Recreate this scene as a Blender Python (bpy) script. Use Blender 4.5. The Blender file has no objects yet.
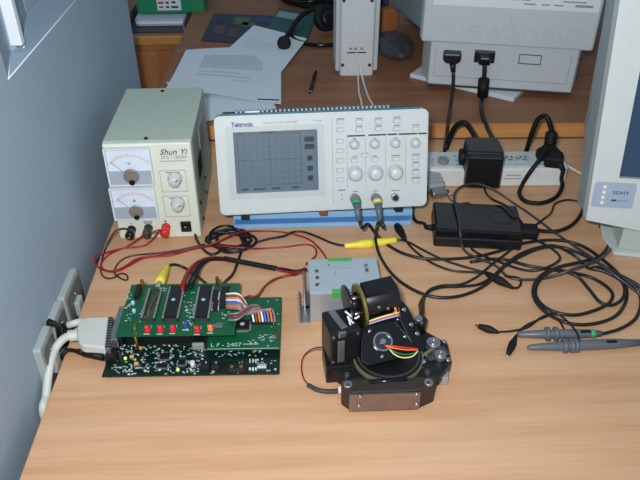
import bpy, bmesh, math, random
from mathutils import Vector, Matrix, Euler
random.seed(7)
R = math.radians
S = bpy.context.scene
COL = S.collection
D = 0.74                                   # desk top height

# ------------------------------------------------------------------ camera
F, PITCH, YAW, HC = 690.0, 35.0, 2.5, 0.56
cd = bpy.data.cameras.new('camera'); cam = bpy.data.objects.new('camera', cd); COL.objects.link(cam)
cam.location = (0, 0, D + HC); cam.rotation_euler = (R(90 - PITCH), 0, R(-YAW))
cd.sensor_width = 36; cd.lens = F / 640 * 36; cd.clip_start = 0.01
S.camera = cam
# ------------------------------------------------------------------ world, flash, room light, exposure
wd = bpy.data.worlds.new('world'); S.world = wd; wd.use_nodes = True
wd.node_tree.nodes['Background'].inputs[0].default_value = (0.62, 0.82, 1.0, 1)
wd.node_tree.nodes['Background'].inputs[1].default_value = 0.38
fl = bpy.data.lights.new('camera_flash', 'AREA'); fl.shape = 'RECTANGLE'; fl.size = 0.035; fl.size_y = 0.02
fl.energy = 8.6; fl.color = (0.97, 0.99, 1.0)
flo = bpy.data.objects.new('camera_flash', fl); COL.objects.link(flo)
flo.location = (-0.040, 0.0, D + HC + 0.055); flo.rotation_euler = (R(90 - 14), 0, R(-YAW))
S.view_settings.view_transform = 'Standard'; S.view_settings.look = 'None'
S.view_settings.gamma = 1; S.view_settings.use_curve_mapping = False
S.view_settings.exposure = 0.0

# ------------------------------------------------------------------ pixel helpers (a pixel is only a direction)
_p, _y = R(PITCH), R(YAW)
FW = Vector((math.sin(_y) * math.cos(_p), math.cos(_y) * math.cos(_p), -math.sin(_p)))
RT = Vector((math.cos(_y), -math.sin(_y), 0)); UP = RT.cross(FW)
CAM = Vector((0, 0, D + HC))
def ray(px, py): return RT * ((px - 320) / F) + UP * ((240 - py) / F) + FW
def onz(px, py, z=0.0):
    d = ray(px, py); return CAM + d * ((D + z - CAM.z) / d.z)
def onx(px, py, x):
    d = ray(px, py); return CAM + d * ((x - CAM.x) / d.x)
def ony(px, py, y):
    d = ray(px, py); return CAM + d * ((y - CAM.y) / d.y)
def frame(x, y, z=0.0, yaw=0.0, tilt=0.0):
    return Matrix.Translation((x, y, D + z)) @ Matrix.Rotation(R(yaw), 4, 'Z') @ Matrix.Rotation(R(tilt), 4, 'X')
def loc(M, px, py, ax=1, val=0.0):
    Mi = M.inverted(); o = Mi @ CAM; d = Mi.to_3x3() @ ray(px, py)
    return o + d * ((val - o[ax]) / d[ax])

# ------------------------------------------------------------------ materials
def lin(c):
    def f(v):
        v /= 255.0
        return v / 12.92 if v <= 0.04045 else ((v + 0.055) / 1.055) ** 2.4
    return (f(c[0]), f(c[1]), f(c[2]), 1)
MATS = {}
def mat(name, c, rough=0.5, metal=0.0, var=0.06, scale=60, bump=0.0, spec=0.5, alpha=None, emit=None, trans=0.0, bscale=None):
    if name in MATS: return MATS[name]
    m = bpy.data.materials.new(name); MATS[name] = m; m.use_nodes = True
    nt = m.node_tree; b = nt.nodes['Principled BSDF']
    b.inputs['Roughness'].default_value = rough; b.inputs['Metallic'].default_value = metal
    b.inputs['Specular IOR Level'].default_value = spec
    tc = nt.nodes.new('ShaderNodeTexCoord')
    nz = nt.nodes.new('ShaderNodeTexNoise'); nz.inputs['Scale'].default_value = scale; nz.inputs['Detail'].default_value = 4
    nt.links.new(tc.outputs['Object'], nz.inputs['Vector'])
    mx = nt.nodes.new('ShaderNodeMix'); mx.data_type = 'RGBA'
    l = lin(c)
    mx.inputs['A'].default_value = tuple(v * (1 - var) for v in l[:3]) + (1,)
    mx.inputs['B'].default_value = tuple(min(1, v * (1 + var)) for v in l[:3]) + (1,)
    nt.links.new(nz.outputs['Fac'], mx.inputs['Factor']); nt.links.new(mx.outputs['Result'], b.inputs['Base Color'])
    if bump:
        n2 = nt.nodes.new('ShaderNodeTexNoise'); n2.inputs['Scale'].default_value = bscale or scale * 8; n2.inputs['Detail'].default_value = 3
        nt.links.new(tc.outputs['Object'], n2.inputs['Vector'])
        bp = nt.nodes.new('ShaderNodeBump'); bp.inputs['Strength'].default_value = bump; bp.inputs['Distance'].default_value = 0.001
        nt.links.new(n2.outputs['Fac'], bp.inputs['Height']); nt.links.new(bp.outputs['Normal'], b.inputs['Normal'])
    if alpha is not None: b.inputs['Alpha'].default_value = alpha
    if trans: b.inputs['Transmission Weight'].default_value = trans
    if emit: b.inputs['Emission Color'].default_value = l; b.inputs['Emission Strength'].default_value = emit
    return m
def wood(name, c1, c2, c3, sc=(1.6, 26, 26), rough=0.42, streak=1.0):
    m = bpy.data.materials.new(name); MATS[name] = m; m.use_nodes = True
    nt = m.node_tree; b = nt.nodes['Principled BSDF']; b.inputs['Roughness'].default_value = rough
    b.inputs['Specular IOR Level'].default_value = 0.35
    tc = nt.nodes.new('ShaderNodeTexCoord'); mp = nt.nodes.new('ShaderNodeMapping'); mp.inputs['Scale'].default_value = sc
    nt.links.new(tc.outputs['Object'], mp.inputs['Vector'])
    n1 = nt.nodes.new('ShaderNodeTexNoise'); n1.inputs['Scale'].default_value = 1.6; n1.inputs['Detail'].default_value = 6; n1.inputs['Distortion'].default_value = 0.5
    nt.links.new(mp.outputs['Vector'], n1.inputs['Vector'])
    cr = nt.nodes.new('ShaderNodeValToRGB'); e = cr.color_ramp.elements
    e[0].position = 0.33; e[0].color = lin(c1); e[1].position = 0.68; e[1].color = lin(c3)
    k = cr.color_ramp.elements.new(0.5); k.color = lin(c2)
    nt.links.new(n1.outputs['Fac'], cr.inputs['Fac'])
    mp2 = nt.nodes.new('ShaderNodeMapping'); mp2.inputs['Scale'].default_value = (sc[0] * 6, sc[1] * 9, sc[2] * 9)
    nt.links.new(tc.outputs['Object'], mp2.inputs['Vector'])
    n2 = nt.nodes.new('ShaderNodeTexNoise'); n2.inputs['Scale'].default_value = 1.5; n2.inputs['Detail'].default_value = 3
    nt.links.new(mp2.outputs['Vector'], n2.inputs['Vector'])
    mx = nt.nodes.new('ShaderNodeMix'); mx.data_type = 'RGBA'; mx.blend_type = 'MULTIPLY'; mx.inputs['Factor'].default_value = 0.30 * streak
    nt.links.new(cr.outputs['Color'], mx.inputs['A']); nt.links.new(n2.outputs['Color'], mx.inputs['B'])
    n2g = nt.nodes.new('ShaderNodeMapRange'); n2g.inputs[1].default_value = 0.3; n2g.inputs[2].default_value = 0.65; n2g.inputs[3].default_value = 0.55; n2g.inputs[4].default_value = 1.0
    nt.links.new(n2.outputs['Fac'], n2g.inputs[0]); nt.links.new(n2g.outputs[0], mx.inputs['B'])
    nt.links.new(mx.outputs['Result'], b.inputs['Base Color'])
    return m
BEECH = wood('beech_laminate', (201, 153, 114), (209, 163, 124), (214, 171, 135), streak=0.6)
BROWN = wood('brown_laminate', (142, 96, 66), (152, 104, 73), (162, 112, 80), rough=0.5)
EDGE = wood('orange_wood_edge', (196, 134, 74), (206, 146, 84), (214, 156, 94), sc=(1.2, 30, 30))
CABW = wood('cabinet_wood', (158, 98, 58), (170, 108, 64), (182, 118, 72), sc=(20, 20, 1.4))
WALL = mat('blue_grey_wall_paint', (156, 174, 190), 0.7, var=0.05, scale=240, bump=0.25, bscale=900)
WHITE = mat('white_paint', (214, 220, 224), 0.5)
OFFW = mat('off_white_plastic', (206, 210, 206), 0.45, bump=0.05)
BEZEL = mat('scope_bezel_plastic', (194, 199, 198), 0.42)
BEZ2 = mat('scope_inner_frame', (182, 188, 187), 0.45)
CASEG = mat('sage_grey_case_paint', (180, 194, 180), 0.5, bump=0.12)
PANEL = mat('supply_panel_white', (216, 218, 204), 0.45)
PRINT = mat('dark_print', (52, 54, 62), 0.6)
PRINTL = mat('pale_grey_print', (140, 145, 150), 0.6)
PRINTB = mat('blue_print', (46, 48, 130), 0.5)
BLACK = mat('black_plastic', (20, 20, 22), 0.38)
BLACKG = mat('black_glossy_plastic', (14, 14, 15), 0.22)
BLACKM = mat('black_matte_rubber', (20, 20, 21), 0.6, spec=0.3)
CABLE = mat('black_cable_sheath', (24, 23, 24), 0.36)
GREYCAB = mat('grey_cable_sheath', (56, 56, 60), 0.35)
REDW = mat('red_wire', (146, 20, 32), 0.4)
REDP = mat('red_plastic', (222, 30, 24), 0.35)
GREENP = mat('dark_green_plastic', (18, 52, 40), 0.4)
YELLOW = mat('yellow_plug', (236, 220, 70), 0.45)
SCOPEB = mat('blue_grey_housing', (66, 100, 112), 0.5)
LBLUE = mat('light_blue_plastic', (136, 182, 222), 0.5)
MBLUE = mat('mid_blue_plastic', (64, 118, 178), 0.5)
LCD = mat('lcd_screen_grey', (98, 112, 124), 0.25, var=0.04, scale=20)
LCDD = mat('lcd_dark_segments', (60, 72, 84), 0.3)
CHROME = mat('nickel_metal', (190, 190, 190), 0.25, 1.0)
STEEL = mat('brushed_steel', (160, 162, 166), 0.4, 0.85)
BRASS = mat('brass', (190, 150, 70), 0.3, 0.9)
KNOB = mat('knob_white', (196, 200, 198), 0.4)
GPCB = mat('green_solder_mask', (14, 84, 52), 0.35, var=0.12, scale=90)
DPCB = mat('dark_green_solder_mask', (12, 34, 28), 0.3, var=0.15, scale=120)
SILK = mat('white_silkscreen', (176, 200, 194), 0.5)
CHIP = mat('black_chip_epoxy', (20, 22, 24), 0.45)
SOCK = mat('chip_socket_grey', (58, 56, 56), 0.5)
TIN = mat('tinned_pins', (188, 192, 188), 0.3, 0.6)
LEDR = mat('red_led_lens', (226, 34, 30), 0.2)
LEDO = mat('orange_led_lens', (240, 120, 60), 0.25)
LEDB = mat('blue_component', (50, 70, 150), 0.35)
LEDG = mat('lit_yellow_green_led', (200, 255, 120), 0.3, emit=0.8)
ORANGE = mat('orange_wire', (226, 120, 50), 0.4)
WHITEW = mat('white_wire', (224, 224, 220), 0.4)
BROWNW = mat('brown_wire', (120, 70, 50), 0.4)
PURPW = mat('purple_wire', (120, 70, 140), 0.4)
BLUEW = mat('blue_wire', (70, 100, 200), 0.4)
GREYW = mat('grey_wire', (130, 120, 124), 0.4)
GREENW = mat('green_wire', (30, 120, 60), 0.4)
YELLW = mat('pale_yellow_wire', (214, 208, 130), 0.4)
TERM = mat('green_terminal_block', (66, 168, 74), 0.4)
GBOX = mat('light_grey_module_case', (158, 172, 180), 0.45, bump=0.05)
ALU = mat('aluminium_plate', (178, 180, 184), 0.4, 0.5)
COPPER = mat('brown_copper_plate', (136, 114, 104), 0.35, 0.55, var=0.25, scale=130)
DBROWN = mat('dark_brown_block', (50, 40, 38), 0.5)
BELT = mat('olive_belt', (110, 112, 80), 0.5)
PAPER = mat('white_paper', (224, 232, 238), 0.7, var=0.02)
GREENF = mat('green_folder', (20, 130, 88), 0.45)
TEALB = mat('teal_book_cover', (30, 92, 84), 0.45)
MAGD = mat('dark_magazine_cover', (52, 48, 70), 0.35, var=0.3, scale=30)
NAVY = mat('navy_board', (20, 40, 96), 0.6)
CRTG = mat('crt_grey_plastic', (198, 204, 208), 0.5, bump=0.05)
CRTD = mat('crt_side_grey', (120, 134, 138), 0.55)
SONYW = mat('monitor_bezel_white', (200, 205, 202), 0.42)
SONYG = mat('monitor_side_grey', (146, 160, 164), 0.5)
SCREEN = mat('crt_glass_blue_grey', (50, 72, 98), 0.15, spec=0.6)
BADGE = mat('pale_blue_badge', (160, 172, 190), 0.35)
PLATE = mat('wall_plate_grey', (162, 170, 168), 0.45)
PLATED = mat('wall_plate_inset', (88, 94, 98), 0.5)
PROBE = mat('grey_probe_plastic', (92, 98, 106), 0.42)
DB = mat('beige_connector_hood', (196, 200, 192), 0.5)
TRANSG = mat('grey_clear_bag', (92, 94, 100), 0.25, alpha=0.5)
FLOORM = mat('grey_floor_tiles', (96, 94, 92), 0.5, var=0.1, scale=8)
GLASS = mat('window_glass', (120, 140, 160), 0.08, alpha=0.35)
DARKV = mat('near_black_panel', (18, 20, 26), 0.4)
YLINE = mat('yellow_trim', (210, 190, 60), 0.5)

# ------------------------------------------------------------------ mesh builder
AX = {'z': Matrix.Identity(4), 'x': Matrix.Rotation(R(90), 4, 'Y'), 'y': Matrix.Rotation(R(-90), 4, 'X')}
def vec(v): return Vector((v[0], v[1], v[2]))
def axis_matrix(a, b):
    d = (vec(b) - vec(a)); q = Vector((0, 0, 1)).rotation_difference(d.normalized())
    return Matrix.Translation((vec(a) + vec(b)) / 2) @ q.to_matrix().to_4x4(), d.length
class MB:
    def __init__(self): self.bm = bmesh.new(); self.mats = []
    def mi(self, m):
        if m not in self.mats: self.mats.append(m)
        return self.mats.index(m)
    def merge(self, t, m, M=None, smooth=False):
        if M is not None: t.transform(M)
        i = self.mi(m)
        for f in t.faces: f.material_index = i; f.smooth = smooth
        me = bpy.data.meshes.new('tmp'); t.to_mesh(me); t.free(); self.bm.from_mesh(me); bpy.data.meshes.remove(me)
        return self
    def box(self, c, s, m, bev=0.0, rot=None, seg=2, taper=None):
        t = bmesh.new(); bmesh.ops.create_cube(t, size=1)
        for v in t.verts:
            v.co = Vector((v.co.x * s[0], v.co.y * s[1], v.co.z * s[2]))
            if taper and v.co.z > 0: v.co.x *= taper[0]; v.co.y *= taper[1]
        if bev: bmesh.ops.bevel(t, geom=list(t.edges), offset=bev, segments=seg, affect='EDGES', profile=0.5)
        M = Matrix.Translation(vec(c)) @ (rot.to_4x4() if rot is not None else Matrix.Identity(4))
        return self.merge(t, m, M)
    def cyl(self, c, r, h, m, ax='z', seg=24, r2=None, bev=0.0, rot=None, smooth=True):
        t = bmesh.new(); bmesh.ops.create_cone(t, cap_ends=True, segments=seg, radius1=r, radius2=r if r2 is None else r2, depth=h)
        if bev:
            ed = [e for e in t.edges if abs(e.verts[0].co.z - e.verts[1].co.z) < 1e-9]
            bmesh.ops.bevel(t, geom=ed, offset=bev, segments=2, affect='EDGES', profile=0.5)
        M = Matrix.Translation(vec(c)) @ (rot.to_4x4() if rot is not None else AX[ax])
        i = self.mi(m); t.transform(M)
        for f in t.faces: f.material_index = i; f.smooth = smooth and len(f.verts) == 4
        me = bpy.data.meshes.new('tmp'); t.to_mesh(me); t.free(); self.bm.from_mesh(me); bpy.data.meshes.remove(me)
        return self
    def rod(self, a, b, r, m, r2=None, seg=16, bev=0.0):
        M, L = axis_matrix(a, b); t = bmesh.new()
        bmesh.ops.create_cone(t, cap_ends=True, segments=seg, radius1=r, radius2=r if r2 is None else r2, depth=L)
        if bev:
            ed = [e for e in t.edges if abs(e.verts[0].co.z - e.verts[1].co.z) < 1e-9]
            bmesh.ops.bevel(t, geom=ed, offset=bev, segments=2, affect='EDGES')
        t.transform(M); i = self.mi(m)
        for f in t.faces: f.material_index = i; f.smooth = len(f.verts) == 4
        me = bpy.data.meshes.new('tmp'); t.to_mesh(me); t.free(); self.bm.from_mesh(me); bpy.data.meshes.remove(me)
        return self
    def ring(self, c, ro, ri, h, m, ax='z', seg=32, rot=None):
        t = bmesh.new(); q = []
        for k in range(seg):
            a = 2 * math.pi * k / seg; ca, sa = math.cos(a), math.sin(a)
            q.append([t.verts.new((r * ca, r * sa, z)) for r, z in ((ro, -h / 2), (ro, h / 2), (ri, h / 2), (ri, -h / 2))])
        for k in range(seg):
            a, b = q[k], q[(k + 1) % seg]
            for j in range(4): t.faces.new((a[j], b[j], b[(j + 1) % 4], a[(j + 1) % 4]))
        M = Matrix.Translation(vec(c)) @ (rot.to_4x4() if rot is not None else AX[ax])
        return self.merge(t, m, M)
    def lathe(self, prof, m, M=None, seg=24):
        t = bmesh.new(); rows = []
        for r, z in prof:
            rows.append([t.verts.new((max(r, 1e-5) * math.cos(2 * math.pi * k / seg), max(r, 1e-5) * math.sin(2 * math.pi * k / seg), z)) for k in range(seg)])
        for a, b in zip(rows, rows[1:]):
            for k in range(seg): t.faces.new((a[k], a[(k + 1) % seg], b[(k + 1) % seg], b[k]))
        t.faces.new(rows[0][::-1]); t.faces.new(rows[-1])
        return self.merge(t, m, M, True)
    def prism(self, pts, lo, hi, m, plane='xy', bev=0.0, M=None, seg=2, scale_hi=1.0):
        t = bmesh.new(); n = len(pts)
        cx = sum(p[0] for p in pts) / n; cy = sum(p[1] for p in pts) / n
        def pt(p, h):
            if plane == 'xy': return (p[0], p[1], h)
            if plane == 'xz': return (p[0], h, p[1])
            return (h, p[0], p[1])
        a = [t.verts.new(pt(p, lo)) for p in pts]
        b = [t.verts.new(pt((cx + (p[0] - cx) * scale_hi, cy + (p[1] - cy) * scale_hi), hi)) for p in pts]
        t.faces.new(a[::-1]); t.faces.new(b)
        for k in range(n): t.faces.new((a[k], a[(k + 1) % n], b[(k + 1) % n], b[k]))
        bmesh.ops.recalc_face_normals(t, faces=list(t.faces))
        if bev: bmesh.ops.bevel(t, geom=list(t.edges), offset=bev, segments=seg, affect='EDGES', profile=0.5)
        return self.merge(t, m, M)
    def frame(self, outer, inner, lo, hi, m, plane='xz'):
        t = bmesh.new(); n = len(outer)
        def pt(p, h): return {'xy': (p[0], p[1], h), 'xz': (p[0], h, p[1]), 'yz': (h, p[0], p[1])}[plane]
        O0 = [t.verts.new(pt(p, lo)) for p in outer]; O1 = [t.verts.new(pt(p, hi)) for p in outer]
        I0 = [t.verts.new(pt(p, lo)) for p in inner]; I1 = [t.verts.new(pt(p, hi)) for p in inner]
        for k in range(n):
            j = (k + 1) % n
            t.faces.new((O0[k], O0[j], I0[j], I0[k])); t.faces.new((O1[k], I1[k], I1[j], O1[j]))
            t.faces.new((O0[k], O1[k], O1[j], O0[j])); t.faces.new((I0[k], I0[j], I1[j], I1[k]))
        bmesh.ops.recalc_face_normals(t, faces=list(t.faces))
        return self.merge(t, m)
    def tube(self, pts, r, m, seg=8, n=6, closed=False):
        P = spline(pts, n); t = bmesh.new(); rows = []
        up = Vector((0, 0, 1)); prev = None
        for k, p in enumerate(P):
            d = (P[min(k + 1, len(P) - 1)] - P[max(k - 1, 0)])
            if d.length < 1e-9: d = Vector((1, 0, 0))
            d.normalize()
            s = prev - d * prev.dot(d) if prev is not None else d.cross(up)
            if s.length < 1e-4: s = d.cross(Vector((1, 0, 0)))
            s.normalize(); prev = s; u = s.cross(d)
            rows.append([t.verts.new(p + s * (r * math.cos(2 * math.pi * j / seg)) + u * (r * math.sin(2 * math.pi * j / seg))) for j in range(seg)])
        for a, b in zip(rows, rows[1:]):
            for j in range(seg): t.faces.new((a[j], a[(j + 1) % seg], b[(j + 1) % seg], b[j]))
        t.faces.new(rows[0][::-1]); t.faces.new(rows[-1])
        bmesh.ops.recalc_face_normals(t, faces=list(t.faces))
        return self.merge(t, m, None, True)
    def text(self, s, size, m, M, shear=0.0, ext=0.0003, sx=1.0, bold=0.0):
        cu = bpy.data.curves.new('t', 'FONT'); cu.body = s; cu.size = size; cu.shear = shear; cu.extrude = ext; cu.offset = bold
        cu.align_x = 'CENTER'; cu.align_y = 'CENTER'; cu.resolution_u = 2
        o = bpy.data.objects.new('t', cu); COL.objects.link(o)
        me = bpy.data.meshes.new_from_object(o.evaluated_get(bpy.context.evaluated_depsgraph_get()))
        bpy.data.objects.remove(o); bpy.data.curves.remove(cu)
        me.transform(M @ Matrix.Diagonal((sx, 1, 1, 1)))
        for p in me.polygons: p.material_index = self.mi(m)
        while len(me.materials): me.materials.pop()
        i = self.mi(m); t = bmesh.new(); t.from_mesh(me); bpy.data.meshes.remove(me)
        for f in t.faces: f.material_index = i
        me2 = bpy.data.meshes.new('tmp'); t.to_mesh(me2); t.free(); self.bm.from_mesh(me2); bpy.data.meshes.remove(me2)
        return self
    def build(self, name, parent=None, M=None):
        me = bpy.data.meshes.new(name); self.bm.to_mesh(me); self.bm.free()
        for m in self.mats: me.materials.append(m)
        o = bpy.data.objects.new(name, me); COL.objects.link(o)
        if parent is not None: o.parent = parent
        if M is not None: o.matrix_local = M
        if name in STUFFN: o['kind'] = 'stuff'
        return o
STUFFN = {'sticker_print', 'printed_marks', 'pins', 'panel_print', 'section_bars', 'printed_text', 'label_print', 'header_pins', 'shell_ridges', 'terminal_screws', 'scale', 'vents', 'vent_slots', 'switch_levers', 'graticule', 'readout', 'jack_panel', 'badge_lettering', 'cover_picture', 'grip_ridges', 'thumb_screws'}
def spline(pts, n=6):
    P = [vec(p) for p in pts]
    if len(P) < 3: return P
    out = []; Q = [P[0] * 2 - P[1]] + P + [P[-1] * 2 - P[-2]]
    for i in range(1, len(Q) - 2):
        a, b, c, d = Q[i - 1], Q[i], Q[i + 1], Q[i + 2]
        for k in range(n):
            t = k / n
            out.append(0.5 * ((2 * b) + (c - a) * t + (2 * a - 5 * b + 4 * c - d) * t * t + (3 * b - a - 3 * c + d) * t ** 3))
    out.append(P[-1]); return out
def thing(name, label, cat, M, group=None):
    o = bpy.data.objects.new(name, None); COL.objects.link(o); o.matrix_world = M; o.empty_display_size = 0.02
    return tag(o, label, cat, group)
def tag(o, label, cat, group=None, kind=None):
    o['label'] = label; o['category'] = cat
    if group: o['group'] = group
    if kind: o['kind'] = kind
    return o
def struct(o): o['kind'] = 'structure'; return o
def stuff(o): o['kind'] = 'stuff'; return o
def dup(o, parent, M):
    c = o.copy(); COL.objects.link(c); c.parent = parent; c.matrix_local = M; return c
TR = Matrix.Translation
def TXT(x, y, z): return TR((x, y, z)) @ Matrix.Rotation(R(90), 4, 'X')   # text lying on a face that looks to -y
def rrect(x0, z0, x1, z1, r, n=4):
    pts = []
    for cx, cz, a0 in ((x1 - r, z1 - r, 0), (x0 + r, z1 - r, 90), (x0 + r, z0 + r, 180), (x1 - r, z0 + r, 270)):
        for k in range(n + 1):
            a = R(a0 + 90 * k / n); pts.append((cx + r * math.cos(a), cz + r * math.sin(a)))
    return pts

# ================================================================== the setting
b = MB(); b.box((0.3, 1.4, -0.01), (6, 6, 0.02), FLOORM); struct(b.build('floor'))
b = MB(); b.box((0.3, 4.2, 1.3), (6, 0.1, 2.6), WALL); struct(b.build('wall_back'))
WX, SILL = -0.285, 0.294
b = MB()
b.prism([(WX, -0.8), (WX, 1.25), (-0.42, 1.25), (-0.42, -0.8)], 0, D + SILL, WALL)
b.prism([(WX, -0.8), (WX, 0.675), (-0.3086, 0.757), (-0.3045, 0.766), (-0.334, 0.898), (-0.42, 0.898), (-0.42, -0.8)], D + SILL, D + 1.3, WALL)
b.prism([(WX, 1.2), (WX, 1.25), (-0.42, 1.25), (-0.42, 1.2)], D + SILL, D + 1.3, WALL)
b.prism([(WX, -0.8), (WX, 1.25), (-0.42, 1.25), (-0.42, -0.8)], D + 1.3, D + 1.5, WALL)
wl = struct(b.build('wall_left'))
def strip(name, a, c, w, h):
    q = MB(); M, L = axis_matrix(a, c); q.rod(a, c, w, WHITE, seg=6); return struct(q.build(name))
strip('trim_1', (WX, 0.675, D + SILL), (WX, 1.2, D + SILL), 0.0007, 0)
strip('trim_2', (WX, 0.675, D + SILL), (-0.3086, 0.757, D + SILL), 0.0007, 0)
strip('trim_3', (-0.297, 0.766, D + SILL), (-0.334, 0.898, D + SILL), 0.0007, 0)
win = MB()
win.box((-0.3005, 0.7615, D + 0.60), (0.013, 0.010, 0.60), WHITE, 0.001)
win.box((-0.340, 1.05, D + SILL + 0.012), (0.012, 0.30, 0.024), PLATE, 0.001)
wo = struct(win.build('window_1'))
q = MB(); q.box((-0.345, 1.05, D + SILL + 0.35), (0.004, 0.30, 0.66), GLASS); q.build('pane', wo)
q = MB(); q.box((-0.362, 1.05, D + SILL + 0.35), (0.006, 0.30, 0.66), DARKV); q.build('dark_backing', wo)  # darkness beyond the glass, put in as a near-black backing sheet
q = MB(); q.box((-0.342, 1.05, D + SILL + 0.030), (0.004, 0.29, 0.004), YLINE); q.build('seal', wo)

# wall outlet plates (three in a row, straddling desk level)
ys = [onx(29.4, 349, WX).y, onx(42.4, 320, WX).y, onx(55, 298, WX).y, onx(70, 267, WX).y]
lab = ['grey wall outlet plate nearest the camera beside the pale curved cable',
       'grey middle wall outlet plate with a short black lead plugged in',
       'grey wall outlet plate farthest along the wall above the desk edge']
for k in range(3):
    y0, y1 = ys[k] + 0.002, ys[k + 1] - 0.002; yc, w = (y0 + y1) / 2, y1 - y0; h = 0.082
    zc = D + (0.040, 0.037, 0.034)[k] - h / 2
    t = thing('outlet_plate', lab[k], 'outlet', TR((WX, yc, zc)), 'row of wall outlets')
    q = MB(); q.prism(rrect(-w / 2, -h / 2, w / 2, h / 2, 0.004), 0.0, 0.009, PLATE, 'yz', 0.0015); q.build('plate', t)
    q = MB(); q.prism(rrect(-w / 2 + 0.006, -h / 2 + 0.008, w / 2 - 0.006, h / 2 - 0.008, 0.003), 0.0088, 0.0105, PLATED, 'yz'); ins = q.build('inset', t)
    q = MB(); q.box((0.012, 0, 0.004), (0.008, 0.018, 0.022), PLATE if k != 1 else BLACKM, 0.002); q.build('socket', t)
    for zz in (h / 2 - 0.018, -h / 2 + 0.018):
        q = MB(); q.cyl((0.0112, 0, zz), 0.0022, 0.002, CHROME, 'x', 10); q.build('screw', t)
# ================================================================== desks
t = thing('desk', 'pale wood desk the instruments stand on, in front', 'desk', TR((0.35, 0.65, 0)))
X0, X1, Y0, Y1 = -0.267, 1.15, 0.30, 1.105
def yb(x): return 1.11 - (x - 0.18) * math.tan(R(1.55)) - 0.004
q = MB(); q.prism([(X0 - 0.35, Y0 - 0.65), (X1 - 0.35, Y0 - 0.65), (X1 - 0.35, yb(X1) - 0.65), (X0 - 0.35, yb(X0) - 0.65)], D - 0.025, D, BEECH, 'xy', 0.0015); q.build('desktop', t)
for x in (X0 + 0.09, X1 - 0.03):
    q = MB(); q.box((x - 0.35, 0.0, (D - 0.025) / 2), (0.025, 0.60, D - 0.025), BEECH); q.build('side_panel', t)
q = MB(); q.box((0.09, 0.34, 0.5), (1.2, 0.02, 0.4), BEECH); q.build('modesty_panel', t)
BT = 0.028
MBk = Matrix.Translation((0.18, 1.11, 0)) @ Matrix.Rotation(R(-1.55), 4, 'Z')
t = thing('rear_desk', 'brown desk with a bright wood edge behind the oscilloscope', 'desk', MBk)
q = MB(); q.box((0.2725, 0.425, D + BT - 0.014), (1.435, 0.846, 0.028), BROWN, 0.0008); q.build('desktop', t)
q = MB(); q.box((0.2725, -0.001, D + BT - 0.0135), (1.435, 0.004, 0.026), EDGE, 0.0006); q.build('edge_band', t)
for x in (-0.385, 0.96):
    q = MB(); q.box((x, 0.43, (D + BT - 0.028) / 2), (0.025, 0.78, D + BT - 0.028), CABW); q.build('side_panel', t)
t = thing('side_cabinet', 'low wooden cabinet with an orange edge beyond the wall end', 'cabinet', TR((-0.5, 1.69, 0)))
q = MB(); q.box((0, 0.25, D - 0.011), (0.47, 0.5, 0.022), BROWN, 0.001); q.build('top', t)
q = MB(); q.box((0, -0.002, D - 0.011), (0.47, 0.006, 0.021), EDGE, 0.001); q.build('edge_band', t)
q = MB(); q.box((0, 0.25, (D - 0.024) / 2), (0.45, 0.48, D - 0.024), CABW); q.build('body', t)
q = MB(); q.box((0.10, 0.007, D - 0.34), (0.24, 0.006, 0.60), CABW, 0.001); q.build('door', t)

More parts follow.
